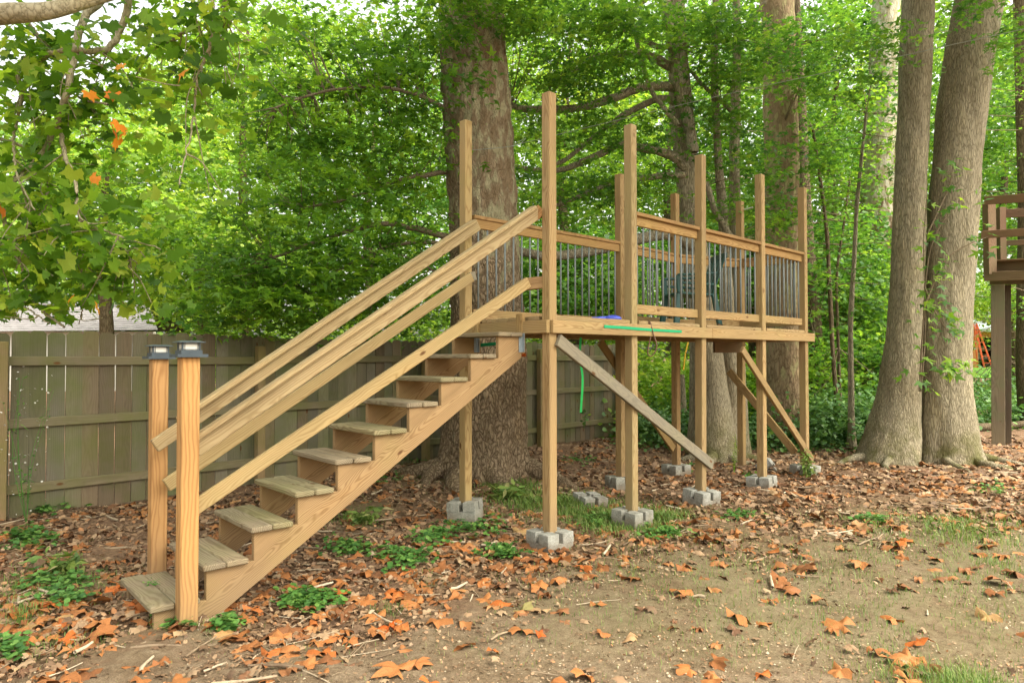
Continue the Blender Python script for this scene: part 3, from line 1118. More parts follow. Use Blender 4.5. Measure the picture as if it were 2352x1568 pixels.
# decking boards along the long side
wv = -.045
while wv < 1.50:
    c = wv + .0675
    # extent in t where platform exists
    ts = [tt for tt in np.arange(0, 5.02, .02) if back_w(tt) > c + .03]
    if ts:
        t0, t1 = max(ts[0], -.04), ts[-1]
        segs = [(t0 + .0, 2.4), (2.405, t1)] if t1 > 3 and wv > 0 else [(t0, t1)]
        if wv < 0:
            segs = [(-.0, 1.07), (1.215, 2.31), (2.45, 3.72), (3.86, 4.95)]
        if abs(wv - .0925) < .05:
            segs = [(-.03, 2.45), (2.455, 5.0)]
        for a0, a1 in segs:
            if a1 - a0 > .1:
                board('deck_board', P1 + DR * a0 + DL * c + Vector((0, 0, 1.984)), P1 + DR * a1 + DL * c + Vector((0, 0, 1.984)), .133, .036, M['wood'], deck, bev=.005, color=wtint(.08))
    wv += .138
# railings
BAL = {}


def railing(p0, p1, inward, n, zb0=2.07, zt=3.04, cap=True, ext0=0.0, ext1=0.0, lower=True):
    d = (p1 - p0).normalized()
    e = PW / 2
    a_ = p0 + d * (e + .001) - d * ext0; b_ = p1 - d * (e + .001) + d * ext1
    up = Vector((0, 0, 1))
    off = inward * .012
    board('top_rail', a_ + off + up * (zt - .036 - .045), b_ + off + up * (zt - .036 - .045), .038, .089, M['wood'], deck, color=(1.0, .84, .62, 1))
    board('rail_cap', a_ + off - inward * .01 + up * (zt - .018), b_ + off - inward * .01 + up * (zt - .018), .085, .036, M['wood'], deck, color=(.9, .74, .58, 1))
    if lower:
        board('bottom_rail', a_ + off + up * (zb0 + .045), b_ + off + up * (zb0 + .045), .038, .089, M['wood'], deck, color=(1.05, .98, .86, 1))
    ln = round(zt - .036 - .089 - zb0 - .089, 3)
    if ln not in BAL:
        BAL[ln] = cyl_mesh(.0092, ln, 10); BAL[ln].materials.append(M['baluster'])
    L_ = (b_ - a_).length
    for i in range(n):
        q_ = a_ + d * (L_ * (i + .6) / (n + .2))
        link('baluster', BAL[ln], Matrix.Translation(q_ + inward * .014 + up * (zb0 + .089 + ln / 2)), None, deck)


IN = DL
railing(FRONT[1], FRONT[2], IN, 10)
railing(FRONT[2], FRONT[3], IN, 11)
railing(FRONT[3], FRONT[4], IN, 10)
# first back section starts a little past its post
railing(BACK[0] + DR * .03, BACK[1], -DL, 19, zb0=2.03)
dn = (BACK[2] - BACK[1]).normalized(); railing(BACK[1], BACK[2], Vector((dn.y, -dn.x, 0)), 10)
dn = (BACK[3] - BACK[2]).normalized(); railing(BACK[2], BACK[3], Vector((dn.y, -dn.x, 0)), 9)
dn = (FRONT[4] - BACK[3]).normalized(); railing(BACK[3], FRONT[4], Vector((dn.y, -dn.x, 0)), 6)
# vertical supports next to the stair hangers
for tt in (.052, WID - .045):
    c = sp(2.915, tt + .03, 0)
    board('stair_ledger_block', c + Vector((0, 0, 1.69)), c + Vector((0, 0, 2.03)), .038, .085, M['wood'], deck, up=tuple(Tn), color=(1.08, 1.0, .82, 1))
# diagonal braces
ob = DL * -(PW / 2 + .0205)


def brace(pa, pb, w, h, mat, color=None, off=None):
    off = off or Vector((0, 0, 0))
    board('brace', pa + off, pb + off, w, h, mat, deck, color=color)


brace(P1 + DR * .03 + Vector((0, 0, 1.80)), P1 + DR * 2.50 + Vector((0, 0, .50)), .038, .105, M['wood_grey'], (1.05, 1.05, 1.0, 1), ob)
brace(P1 + DR * 3.18 + Vector((0, 0, 1.74)), P1 + DR * 5.10 + Vector((0, 0, .28)), .038, .089, M['wood'], (.85, .80, .72, 1), ob)
bo = DL * (PW / 2 + .0205)
brace(BACK[0] + DR * 2.15 + Vector((0, 0, 1.84)), BACK[0] + DR * 3.72 + Vector((0, 0, .42)), .038, .10, M['wood'], (.75, .68, .50, 1), bo)
dn = (FRONT[4] - BACK[3]).normalized()
brace(BACK[3] - dn * .15 + Vector((0, 0, 1.45)), FRONT[4] - dn * .1 + Vector((0, 0, .38)), .038, .10, M['wood'], (.9, .82, .70, 1), Vector((-dn.y, dn.x, 0)) * .066 * -1)
# beam between the trunks under the platform, bird-box like block
board('cross_beam', at(1640, 797, 9.6), at(1705, 797, 9.9), .04, .16, M['old_wood'], deck, color=(1.4, 1.2, 1.0, 1))
# small metal clip on the rear post
o = board('metal_bracket', BACK[3] + Vector((.05, -.03, 3.74)), BACK[3] + Vector((.16, -.08, 3.76)), .07, .006, M['bracket'], deck, bev=0)

# ================================================================ CONCRETE BLOCKS
def block_mesh():
    bm = bmesh.new()
    H, W, g_, hw = .20, .285, .020, .046

    def bb(x0, x1, y0, y1, z0, z1):
        r_ = bmesh.ops.create_cube(bm, size=1)
        for v in r_['verts']:
            tp = .97 if v.co.z > 0 else 1.0
            v.co = Vector((((x0 + x1) / 2 + v.co.x * (x1 - x0)) * tp, ((y0 + y1) / 2 + v.co.y * (y1 - y0)) * tp, (z0 + z1) / 2 + v.co.z * (z1 - z0)))
    bb(-W / 2, W / 2, -W / 2, W / 2, 0, H - .085)
    # four corner lugs with the square pocket cut from their inner corners
    for sx in (-1, 1):
        for sy in (-1, 1):
            poly = [(g_, hw), (hw, hw), (hw, g_), (W / 2, g_), (W / 2, W / 2), (g_, W / 2)]
            a_ = [bm.verts.new((sx * x * 1.0, sy * y * 1.0, H - .085)) for x, y in poly]
            b_ = [bm.verts.new((sx * x * .975, sy * y * .975, H)) for x, y in poly]
            bm.faces.new(b_)
            for i in range(6):
                bm.faces.new((a_[i], a_[(i + 1) % 6], b_[(i + 1) % 6], b_[i]))
    bmesh.ops.recalc_face_normals(bm, faces=bm.faces[:])
    bmesh.ops.bevel(bm, geom=[e for e in bm.edges if e.calc_length() > .03], offset=.004, segments=1, affect='EDGES')
    me = bpy.data.meshes.new('block'); bm.to_mesh(me); bm.free()
    me.materials.append(M['concrete'])
    return me


BM = block_mesh()
bl = [
    (FRONT[0], .11, DA, 0, 0, 'slotted concrete block under the nearest tall platform post'),
    (FRONT[1], .11, DA, 0, 0, 'concrete block set in grass under the second front platform post'),
    (FRONT[2], .13, DA - .12, .10, 0, 'tilted concrete block under the post where the grey brace ends'),
    (FRONT[3], .10, DA, 0, 0, 'concrete block with green sprigs under the fourth front platform post'),
    (FRONT[4], .10, DA - .2, 0, 0, 'concrete block under the far right platform post beside the hanging weed'),
    (BACK[0], .17, DA + .5, 0, 0, 'concrete block under the post before the big tree trunk'),
    (BACK[1], .11, DA - .3, 0, 0, 'concrete block half hidden behind the second front post'),
    (BACK[2], .09, DA - .35, 0, 0, 'concrete block under the rear post left of the multi-stemmed tree'),
    (gp(1352, 1160), .07, .35, .05, .06, 'loose unused concrete block lying in the grass between the posts'),
    (gp(1752, 1078), .10, .9, .9, .25, 'overturned grey concrete block behind the fourth front post'),
]
for p, z, rz, rx, ry, lab in bl:
    mw = Matrix.Translation((p.x, p.y, z - .085)) @ Matrix.Rotation(rz + random.uniform(-.12, .12), 4, 'Z') @ Matrix.Rotation(rx + random.uniform(-.05, .05), 4, 'X') @ Matrix.Rotation(ry, 4, 'Y')
    o = link('concrete_block', BM, mw)
    tag(o, lab, 'concrete block', 'concrete blocks under and around the platform')

# ================================================================ SMALL ITEMS ON THE PLATFORM
# green plastic chair
ch = thing('plastic_chair', 'dark green plastic armchair standing on the platform behind the balusters', 'chair', (2.19, 8.62, 2.002))
CM = Matrix.Translation((2.19, 8.62, 2.002)) @ Matrix.Rotation(R(8), 4, 'Z')


def cbox(name, p0, p1, w, h, up=(0, 0, 1)):
    p0 = CM @ Vector(p0); p1 = CM @ Vector(p1)
    u = (CM.to_3x3() @ Vector(up))
    return board(name, p0, p1, w, h, M['green_plastic'], ch, up=tuple(u), bev=.008, color=(1, 1, 1, 1))


cbox('seat', (-.24, 0, .42), (.22, 0, .40), .46, .03)
for sy in (-1, 1):
    cbox('leg', (-.27, sy * .25, 0), (-.22, sy * .22, .42), .05, .07, (1, 0, 0))
    cbox('leg', (.29, sy * .24, 0), (.22, sy * .21, .42), .05, .06, (1, 0, 0))
    cbox('armrest', (-.25, sy * .255, .63), (.24, sy * .255, .66), .055, .03)
    cbox('arm_support', (-.22, sy * .25, .42), (-.24, sy * .255, .63), .04, .07, (1, 0, 0))
    cbox('arm_brace', (-.2, sy * .25, .54), (.22, sy * .25, .52), .025, .03)
for k_ in range(5):
    y_ = -.18 + k_ * .09
    cbox('back_slat', (.22, y_, .42), (.37, y_ * 1.05, .86), .055, .02, (1, 0, 0))
cbox('back_rail', (.375, -.24, .88), (.375, .24, .88), .03, .07)
# blue scoop
bm = bmesh.new()
bmesh.ops.create_uvsphere(bm, u_segments=20, v_segments=10, radius=1)
for v in bm.verts:
    x, y, z = v.co
    v.co = Vector((x * .085, y * .06, max(z, -.2) * .035))
r_ = bmesh.ops.create_cone(bm, cap_ends=True, segments=12, radius1=.010, radius2=.022, depth=.16)
for v in r_['verts']:
    v.co = Matrix.Rotation(R(90), 3, 'Y') @ v.co + Vector((-.13, 0, .004))
for f in bm.faces: f.smooth = True
me = bpy.data.meshes.new('scoop'); bm.to_mesh(me); bm.free()
bp = P1 + DR * .93 + DL * .05
mw = Matrix.Translation((bp.x, bp.y, 2.012)) @ Matrix.Rotation(.25, 4, 'Z')
tag(link('plastic_scoop', me, mw, M['blue_plastic']), 'small blue plastic scoop lying on the platform edge', 'scoop')


def ribbon(name, pts, width_dir, w, mat, label, cat, thick=.003):
    """flat strap with thickness along a path"""
    pts = catmull(pts, 24)
    wd = Vector(width_dir).normalized() * (w / 2)
    bm = bmesh.new()
    rows = []
    for i, p in enumerate(pts):
        d = Vector(pts[min(i + 1, len(pts) - 1)]) - Vector(pts[max(i - 1, 0)])
        n = d.cross(wd).normalized() * thick / 2
        p = Vector(p)
        rows.append([bm.verts.new(p + wd + n), bm.verts.new(p - wd + n), bm.verts.new(p - wd - n), bm.verts.new(p + wd - n)])
    for a_, b_ in zip(rows[:-1], rows[1:]):
        for i in range(4):
            bm.faces.new((a_[i], a_[(i + 1) % 4], b_[(i + 1) % 4], b_[i]))
    bm.faces.new(rows[0]); bm.faces.new(rows[-1][::-1])
    bmesh.ops.recalc_face_normals(bm, faces=bm.faces[:])
    me = bpy.data.meshes.new(name); bm.to_mesh(me); bm.free()
    o = link(name, me, None, mat)
    return tag(o, label, cat)


ro = DL * -(PW / 2 + .045)
ribbon('strap', [P1 + ro + DR * .62 + Vector((0, 0, 1.928)), P1 + ro + DR * .9 + Vector((0, 0, 1.925)), P1 + ro + DR * 1.3 + Vector((0, 0, 1.917)), P1 + ro + DR * 1.88 + Vector((0, 0, 1.912))],
       (0, 0, 1), .026, M['green_strap'], 'bright green strap stretched along the front rim board of the platform', 'strap')
ribbon('ribbon', [at(1334, 775, 6.6), at(1332, 820, 6.6), at(1338, 870, 6.62), at(1334, 947, 6.6)], (1, .3, 0), .022, M['green_ribbon'],
       'green ribbon hanging down below the platform before the fence', 'ribbon')
ribbon('strap', [at(1096, 793, 6.5), at(1128, 790, 6.3), at(1150, 788, 6.2)], (0, 0, 1), .03, M['green_strap'], 'short green strap around the trunk just behind the top stair treads', 'strap')
# rope loop
ts = TubeSet()
rp = P1 + ro * 1.15 + DR * 1.42
rpts = [at(1478, 741, 6.85), at(1490, 738, 6.75), at(1496, 748, 6.72), at(1494, 775, 6.72), at(1489, 800, 6.73), at(1488, 812, 6.74), at(1496, 818, 6.74), at(1506, 805, 6.73), at(1508, 790, 6.72), at(1500, 765, 6.71), at(1494, 745, 6.72), at(1482, 740, 6.8)]
cp = catmull(rpts, 80)
ts.add(cp, .0065, 6)
tag(link('rope', ts.mesh('rope'), None, M['rope']), 'brown rope loop hanging over the platform front edge', 'rope')
# yellow rope far behind
ts = TubeSet(); ts.add(catmull([at(1583, 775, 10.6), at(1574, 815, 10.5), at(1570, 850, 10.4)], 10), .012, 6)
tag(link('rope', ts.mesh('rope'), None, M['yellow']), 'yellow rope hanging behind the platform beside the multi-stemmed tree', 'rope')
# zip-line cable and thin wires
ts = TubeSet(); ts.add(catmull([at(2420, 54, 7.5), at(2352, 68, 7.7), at(1960, 154, 8.2), at(1634, 225, 8.6), at(1378, 286, 8.9), at(1175, 335, 9.0)], 40), .004, 5)
tag(link('cable', ts.mesh('cable'), None, M['wire']), 'pale steel cable running from the big trunk to the upper right', 'cable')
ts = TubeSet(); ts.add(catmull([at(1084, 345, 8.65), at(1180, 335, 8.75), at(1208, 318, 8.9), at(1180, 331, 8.75)], 20), .004, 5)
tag(link('wire', ts.mesh('wire'), None, M['wire']), 'thin wire wrapped round the big trunk above the left post', 'wire')
for (y0, y1, yy_, lab) in ((413, 421, 18, 'thin overhead wire seen through the leaves at left'), (546, 549, 18.5, 'lower thin overhead wire seen through the left leaves')):
    ts = TubeSet(); ts.add(catmull([at(-300, y0, yy_), at(200, (y0 + y1) / 2 + 2, yy_), at(560, y1, yy_)], 12), .012, 4)
    tag(link('wire', ts.mesh('wire'), None, M['wire']), lab, 'wire')

# ================================================================ TREES
# --- big sycamore trunk behind the stairs
def tree(name, label, cat, base, group=None):
    return thing(name, label, cat, base, group)


big = tree('sycamore_tree', 'massive brown-barked sycamore trunk standing behind the stairs at the platform corner', 'tree', (-.40, 9.15, .1))
YB = 9.15


def tp(px, py, Y, rpx):
    p = at(px, py, Y)
    return (p.x, p.y, p.z, rpx * Y / F)


path = [tp(1108, 1150, YB, 95), tp(1110, 1050, YB, 92), tp(1118, 930, YB, 88), tp(1122, 800, YB, 84), tp(1114, 640, YB, 80), tp(1108, 500, YB, 77), tp(1100, 350, YB, 77), tp(1092, 200, YB, 76),
        tp(1086, 80, YB, 73), tp(1082, -100, YB, 70), tp(1082, -500, YB, 62), tp(1085, -900, YB, 50)]
link('trunk', trunk_mesh(path, 120, .045, .034, (.42, .34), 5, 3, (11, 4.5)), None, M['bark_brown'], big)
ts = TubeSet(); anch = []
for pts, r0 in (([(1030, 250), (960, 215), (860, 190), (760, 200), (650, 235)], .035), ([(1025, 395), (930, 405), (830, 440), (700, 470)], .035), ([(1030, 545), (900, 515), (780, 545), (640, 600)], .045),
                ([(1035, 560), (940, 560), (820, 600), (700, 660)], .03), ([(1040, 645), (960, 600), (880, 560)], .02)):
    p = catmull([at(x, y, 9.0 - i * .25) for i, (x, y) in enumerate(pts)], 20)
    p += np.cumsum(rng.normal(0, .008, p.shape), 0)
    ts.add(p, np.linspace(r0, r0 * .35, len(p)), 8); anch.append(p)
link('limbs', ts.mesh('limbs'), None, M['twig'], big)
# dark foliage left of the trunk (its sprays), on limbs
dark_blobs = [
    (760, 130, 9.0, 240, 110, 1.3, 1.0), (900, 120, 8.6, 160, 120, 1.0, .8), (640, 60, 9.5, 120, 60, 1, .35), (800, 270, 8.8, 220, 90, 1.2, 1.1), (620, 250, 8.8, 100, 90, .9, .4),
    (900, 330, 8.6, 130, 90, 1.0, .7), (740, 380, 8.6, 180, 70, 1.2, .8), (800, 480, 8.4, 210, 80, 1.2, 1.0), (640, 500, 8.2, 130, 60, .9, .5), (620, 590, 8.1, 190, 60, 1.0, .9),
    (760, 620, 8.2, 200, 70, 1.1, 1.0), (540, 650, 7.9, 130, 60, .8, .6), (640, 700, 7.9, 170, 60, .9, .9), (900, 620, 8.6, 130, 90, .9, .6), (880, 720, 8.8, 140, 45, .9, .6), (500, 720, 7.8, 90, 40, .6, .25), (940, 220, 9.0, 50, 150, .6, .35)]
cent = blob_pts(dark_blobs, 38)
pos, ct = sprays(cent, 30, .33, .32)
tint = np.clip(ct * .6 + rng.uniform(0, .4, len(pos)) - .05, 0, 1)
link('crown', leaves_mesh('crown', pos, rng.uniform(.065, .115, len(pos)), MAPLE, tilt=.38, tint=tint, curl=.25), None, M['leaf_dark'], big)
ts = TubeSet(); twigs_for(cent, np.concatenate(anch), ts, .006, .55)
link('twigs', ts.mesh('twigs'), None, M['twig'], big)['kind'] = 'stuff'

# --- foliage hanging in front of the top of the big trunk, part of the multi-stemmed maple
maple = tree('maple_tree', 'multi-stemmed grey maple behind the platform with long limbs reaching left', 'tree', (3.1, 10.8, .1))
YM = 10.8
stems = [
    [tp(1645, 1075, YM, 52), tp(1640, 960, YM, 42), tp(1630, 850, YM, 36), tp(1612, 720, YM, 33), tp(1595, 560, YM, 30), tp(1582, 420, YM, 27), tp(1566, 260, YM, 26), tp(1556, 100, YM, 22), tp(1548, -60, YM, 20), tp(1540, -420, YM, 14)],
    [tp(1672, 1050, YM + .15, 26), tp(1678, 900, YM + .15, 20), tp(1672, 780, YM + .15, 19), tp(1668, 640, YM + .1, 15), tp(1660, 480, YM + .1, 11), tp(1648, 330, YM, 9), tp(1642, 120, YM, 8), tp(1650, -120, YM, 6)],
    [tp(1600, 1040, YM + .3, 20), tp(1602, 900, YM + .3, 17), tp(1600, 760, YM + .3, 15), tp(1590, 640, YM + .3, 12), tp(1580, 520, YM + .2, 10)],
    [tp(1706, 1040, YM + .4, 15), tp(1700, 900, YM + .4, 14), tp(1694, 700, YM + .4, 14), tp(1690, 560, YM + .4, 14), tp(1688, 400, YM + .4, 12), tp(1690, 240, YM + .4, 11), tp(1694, 100, YM + .4, 9), tp(1690, -80, YM + .4, 8)],
]
for i, s_ in enumerate(stems):
    link('trunk', trunk_mesh(s_, 40 if i == 0 else 24, .1, .014, (.3, .16 if i == 0 else .05), 4, 10 + i, (9, 2)), None, M['bark_grey'], maple)
ts = TubeSet(); anch = []
limbs = [
    ([(1530, 0), (1545, 90), (1562, 200), (1585, 300), (1592, 350)], .075, .085, -.35),
    ([(1558, 165), (1530, 147), (1495, 126), (1452, 121), (1374, 130), (1320, 160), (1240, 205)], .085, .02, -.5),
    ([(1562, 205), (1530, 197), (1474, 197), (1417, 221), (1357, 243), (1322, 251), (1244, 253), (1201, 249), (1170, 240)], .075, .045, -.9),
    ([(1572, 250), (1530, 225), (1482, 236), (1417, 273), (1374, 303), (1305, 360), (1279, 377)], .06, .03, -.4),
    ([(1580, 390), (1547, 360), (1517, 347), (1465, 336), (1422, 329), (1374, 355), (1331, 377), (1279, 392), (1218, 388), (1177, 381)], .08, .03, -.5),
    ([(1590, 400), (1500, 410), (1413, 420), (1331, 451), (1279, 472), (1200, 520)], .055, .02, -.5),
    ([(1600, 570), (1543, 537), (1474, 546), (1380, 572), (1279, 589), (1201, 581), (1150, 560)], .10, .055, -.9),
    ([(1688, 260), (1640, 220), (1590, 170), (1560, 120)], .04, .02, 0),
    ([(1460, 60), (1470, 120), (1500, 200), (1530, 250), (1560, 290)], .03, .04, -.5),
    ([(1400, 20), (1440, 70), (1500, 105), (1560, 112)], .03, .045, -.4),
    ([(1690, 560), (1655, 500), (1620, 420)], .05, .045, 0),
    ([(1330, 60), (1400, 60), (1470, 10), (1540, -40)], .02, .04, -.6),
    ([(1694, 90), (1730, 50), (1760, 0)], .04, .03, .2),
]
for pts, r0, r1, dy in limbs:
    p = catmull([at(x, y, YM - .1 + dy * i / len(pts)) for i, (x, y) in enumerate(pts)], 36)
    w_ = np.cumsum(rng.normal(0, .006, p.shape), 0); p += w_ - np.linspace(0, 1, len(p))[:, None] * w_[-1]
    ts.add(p, np.linspace(r0, r1, len(p)) * (1 + rng.normal(0, .04, len(p))), 10); anch.append(p)
link('limbs', ts.mesh('limbs'), None, M['bark_grey'], maple)
mb = [
    (1110, -15, 8.2, 120, 40, .4, .6), (1040, 70, 8.3, 25, 60, .2, .2), (1200, 50, 8.6, 70, 50, .4, .25), (1300, 40, 9.6, 160, 55, 1, 1.0), (1450, 40, 9.8, 130, 60, 1, .7), (1290, 170, 9.8, 110, 50, .8, .6),
    (1400, 160, 9.8, 120, 40, .8, .45), (1250, 300, 9.8, 60, 60, .6, .3), (1400, 300, 10.2, 120, 50, .8, .45), (1340, 420, 10.4, 120, 40, .7, .4), (1480, 440, 10.6, 110, 60, .8, .5), (1500, 300, 10.4, 50, 60, .5, .2),
    (1640, 60, 10.2, 120, 60, 1.0, .8), (1640, 200, 10.4, 70, 90, .7, .4), (1720, 120, 10.4, 100, 90, 1, .8), (1700, 330, 10.5, 70, 90, .7, .35), (1740, 470, 10.8, 60, 90, .7, .35), (1210, 430, 10.3, 60, 50, .6, .25), (1640, 430, 10.9, 60, 80, .6, .25), (1050, 190, 8.3, 20, 40, .1, .06), (1300, 500, 10.8, 90, 30, .6, .2)]
cent = blob_pts(mb, 50)
pos, ct = sprays(cent, 28, .33, .3)
tint = np.clip(ct * .6 + rng.uniform(0, .4, len(pos)), 0, 1)
link('crown', leaves_mesh('crown', pos, rng.uniform(.06, .105, len(pos)), MAPLE, tilt=.38, tint=tint, curl=.25), None, M['leaf_mid'], maple)
ts = TubeSet(); twigs_for(cent, np.concatenate(anch), ts, .006, .35)
link('twigs', ts.mesh('twigs'), None, M['twig'], maple)['kind'] = 'stuff'

# --- second sycamore (right of centre)
syc2 = tree('sycamore_tree', 'tall straight mottled sycamore trunk behind the far end of the platform', 'tree', (4.9, 12.5, .2))
Y2 = 12.5
path = [tp(1800, 1050, Y2, 42), tp(1800, 900, Y2, 40), tp(1799, 700, Y2, 38), tp(1798, 500, Y2, 38), tp(1794, 300, Y2, 38), tp(1790, 120, Y2, 37), tp(1784, -60, Y2, 36), tp(1780, -300, Y2, 33), tp(1775, -700, Y2, 26)]
link('trunk', trunk_mesh(path, 56, .07, .02, (.35, .18), 5, 21), None, M['bark_syc'], syc2)
sb = [(1850, 170, 11.6, 90, 60, .8, .5), (1800, 90, 11.6, 90, 50, .5, .3), (1760, 380, 11.7, 50, 60, .4, .25), (1790, 480, 11.6, 50, 40, .3, .25), (1880, 330, 12, 60, 90, .7, .4), (1930, 60, 12, 90, 60, .8, .5)]
cent = blob_pts(sb, 60)
pos, ct = sprays(cent, 20, .27)
tint = np.clip(ct * .6 + rng.uniform(0, .4, len(pos)) - .05, 0, 1)
link('crown', leaves_mesh('crown', pos, rng.uniform(.07, .11, len(pos)), MAPLE, tilt=.38, tint=tint, curl=.25), None, M['leaf_mid'], syc2)
ts = TubeSet(); twigs_for(cent, np.array([p[:3] for p in path]), ts, .008, .25)
link('twigs', ts.mesh('twigs'), None, M['twig'], syc2)['kind'] = 'stuff'

# --- twin grey trunks on the right
YT = 10.55
twin = tree('maple_tree', 'pair of large grey furrowed trunks joined at the base on the right', 'tree', (6.7, YT, .1))
pa = [tp(2030, 1085, YT, 66), tp(2048, 1000, YT, 58), tp(2066, 880, YT, 44), tp(2082, 700, YT, 37), tp(2090, 500, YT, 35), tp(2098, 300, YT, 34), tp(2106, 120, YT, 35), tp(2112, -40, YT, 33), tp(2122, -400, YT, 26)]
pb = [tp(2182, 1095, YT, 66), tp(2176, 1000, YT, 60), tp(2172, 850, YT, 52), tp(2176, 700, YT, 50), tp(2188, 500, YT, 50), tp(2206, 300, YT, 49), tp(2226, 140, YT, 50), tp(2252, 0, YT, 50), tp(2280, -150, YT, 44), tp(2330, -450, YT, 34)]
link('trunk', trunk_mesh(pa, 64, .055, .016, (.28, .10), 5, 31, (14, 2.4)), None, M['bark_grey'], twin)
link('trunk', trunk_mesh(pb, 72, .055, .020, (.30, .16), 6, 37, (8, 1.2)), None, M['bark_grey'], twin)
# knobbly burl and root
bm = bmesh.new(); bmesh.ops.create_icosphere(bm, subdivisions=3, radius=.13)
for v in bm.verts:
    v.co = v.co * (1 + .25 * mnoise.noise(v.co * 9)); v.co.z *= 1.3
for f in bm.faces: f.smooth = True
me = bpy.data.meshes.new('burl'); bm.to_mesh(me); bm.free()
b_ = gp(2032, 1052)
link('burl', me, Matrix.Translation((b_.x, b_.y + .05, b_.z + .08)), M['bark_grey'], twin)
# thin suckers with leaves between the trunks
ts = TubeSet(); anch = []
for pts in ([(2112, 900), (2120, 760), (2132, 600), (2160, 520), (2210, 460), (2240, 440)], [(2116, 900), (2126, 740), (2122, 560), (2130, 450)], [(2125, 700), (2170, 600), (2230, 560), (2270, 545)], [(2124, 660), (2150, 720), (2190, 780)], [(2130, 540), (2180, 430), (2190, 380)], [(2150, 850), (2190, 835), (2215, 850)]):
    p = catmull([at(x, y, 9.75 + .03 * i) for i, (x, y) in enumerate(pts)], 16)
    ts.add(p, np.linspace(.014, .004, len(p)), 5); anch.append(p)
link('sucker_stems', ts.mesh('suckers'), None, M['twig'], twin)
A = np.concatenate(anch)
k_ = rng.integers(0, len(A), 190)
pos = A[k_] + rng.normal(0, .09, (190, 3)); pos[:, 1] -= .06
link('sucker_leaves', leaves_mesh('sl', pos, rng.uniform(.08, .15, 190), MAPLE, normal=np.tile([0, -.6, .8], (190, 1)), tilt=.35, curl=.2, hang=.7), None, M['leaf_dark'], twin)
tb = [(2000, 100, 9.8, 110, 60, .8, .5), (2330, 90, 9.8, 60, 80, .6, .4), (1960, 200, 9.8, 60, 50, .5, .2), (2230, 20, 9.2, 60, 30, .3, .15)]
cent = blob_pts(tb, 50)
pos, ct = sprays(cent, 18, .26)
link('crown', leaves_mesh('crown', pos, rng.uniform(.06, .10, len(pos)), MAPLE, tilt=.38, tint=np.clip(ct * .6 + rng.uniform(0, .4, len(pos)), 0, 1), curl=.25), None, M['leaf_mid'], twin)

def roots(t_, c, r0, specs, mat):
    for (an, ln, rad) in specs:
        a_ = R(an)
        pts = []
        for k in range(7):
            f_ = k / 6
            d_ = r0 + ln * f_
            aa = a_ + .25 * math.sin(f_ * 3 + an)
            x_, y_ = c[0] + math.cos(aa) * d_, c[1] + math.sin(aa) * d_
            pts.append((x_, y_, ghf(x_, y_) + rad * (.7 - 1.9 * f_) + .05 * (1 - f_) ** 2))
        ts = TubeSet(); cp_ = catmull(pts, 24)
        ts.add(cp_, np.linspace(rad * 1.5, rad * .35, len(cp_)) * (1 + rng.normal(0, .05, len(cp_))), 12)
        link('root', ts.mesh('root'), None, mat, t_)


roots(twin, (6.60, YT), .40, [(238, .8, .045), (300, .7, .05), (335, .9, .045)], M['bark_grey'])
roots(twin, (5.62, YT), .40, [(205, .8, .045), (255, .7, .04)], M['bark_grey'])
roots(big, (-.38, YB), .60, [(190, .9, .09), (225, .8, .08), (262, .9, .10), (300, .8, .08), (335, 1.2, .09)], M['bark_brown'])
roots(maple, (3.15, YM), .30, [(210, .6, .06), (255, .7, .07), (300, .6, .06), (340, .7, .05)], M['bark_grey'])

# --- pale sycamore behind twin trunks
Y4 = 17
pale = tree('sycamore_tree', 'pale-topped sycamore trunk partly hidden behind the left twin trunk', 'tree', (9.0, Y4, .4))
path = [tp(1995, 1010, Y4, 52), tp(2002, 860, Y4, 42), tp(2010, 700, Y4, 38), tp(2016, 450, Y4, 34), tp(2028, 200, Y4, 32), tp(2036, 20, Y4, 30), tp(2046, -300, Y4, 26), tp(2050, -500, Y4, 20)]
link('trunk', trunk_mesh(path, 40, .12, .02, (.5, .15), 5, 41), None, M['bark_pale'], pale)

# --- thinner trees in the right background
thin = [
    ('slender_tree', 'slim dark furrowed tree just right of the platform end post', [(1885, 980), (1880, 860), (1868, 700), (1856, 560), (1846, 400), (1838, 200), (1826, -40)], 14.5, 18, 10, 'bark_dark'),
    ('sapling', 'crooked dark sapling leaning between the platform and the pale sycamore', [(1958, 1010), (1930, 960), (1915, 840), (1905, 640), (1898, 520), (1880, 380), (1868, 300)], 12.6, 6, 3, 'bark_dark'),
    ('sapling', 'straight pale sapling left of the twin trunks', [(1956, 1026), (1955, 900), (1954, 740), (1962, 600), (1968, 480), (1980, 360), (1990, 260)], 11.6, 7, 3, 'bark_grey'),
    ('sapling', 'very thin sapling behind the straight pale one', [(1932, 1000), (1926, 800), (1922, 640), (1938, 520), (1952, 420)], 13.0, 4, 2, 'bark_dark'),
    ('tree', 'dark trunk at the right edge of the yard behind the playhouse posts', [(2368, 960), (2360, 860), (2360, 700), (2362, 500), (2356, 300), (2350, 100), (2344, -60)], 15, 22, 16, 'bark_dark'),
    ('slender_tree', 'thin dark trunk seen right behind the playhouse posts', [(2300, 900), (2294, 820), (2296, 700), (2300, 560), (2310, 380)], 19, 12, 7, 'bark_dark'),
    ('dead_snag', 'short broken grey stem standing under the platform in the bushes', [(1568, 950), (1567, 900), (1566, 860)], 12.5, 8, 6, 'bark_grey'),
]
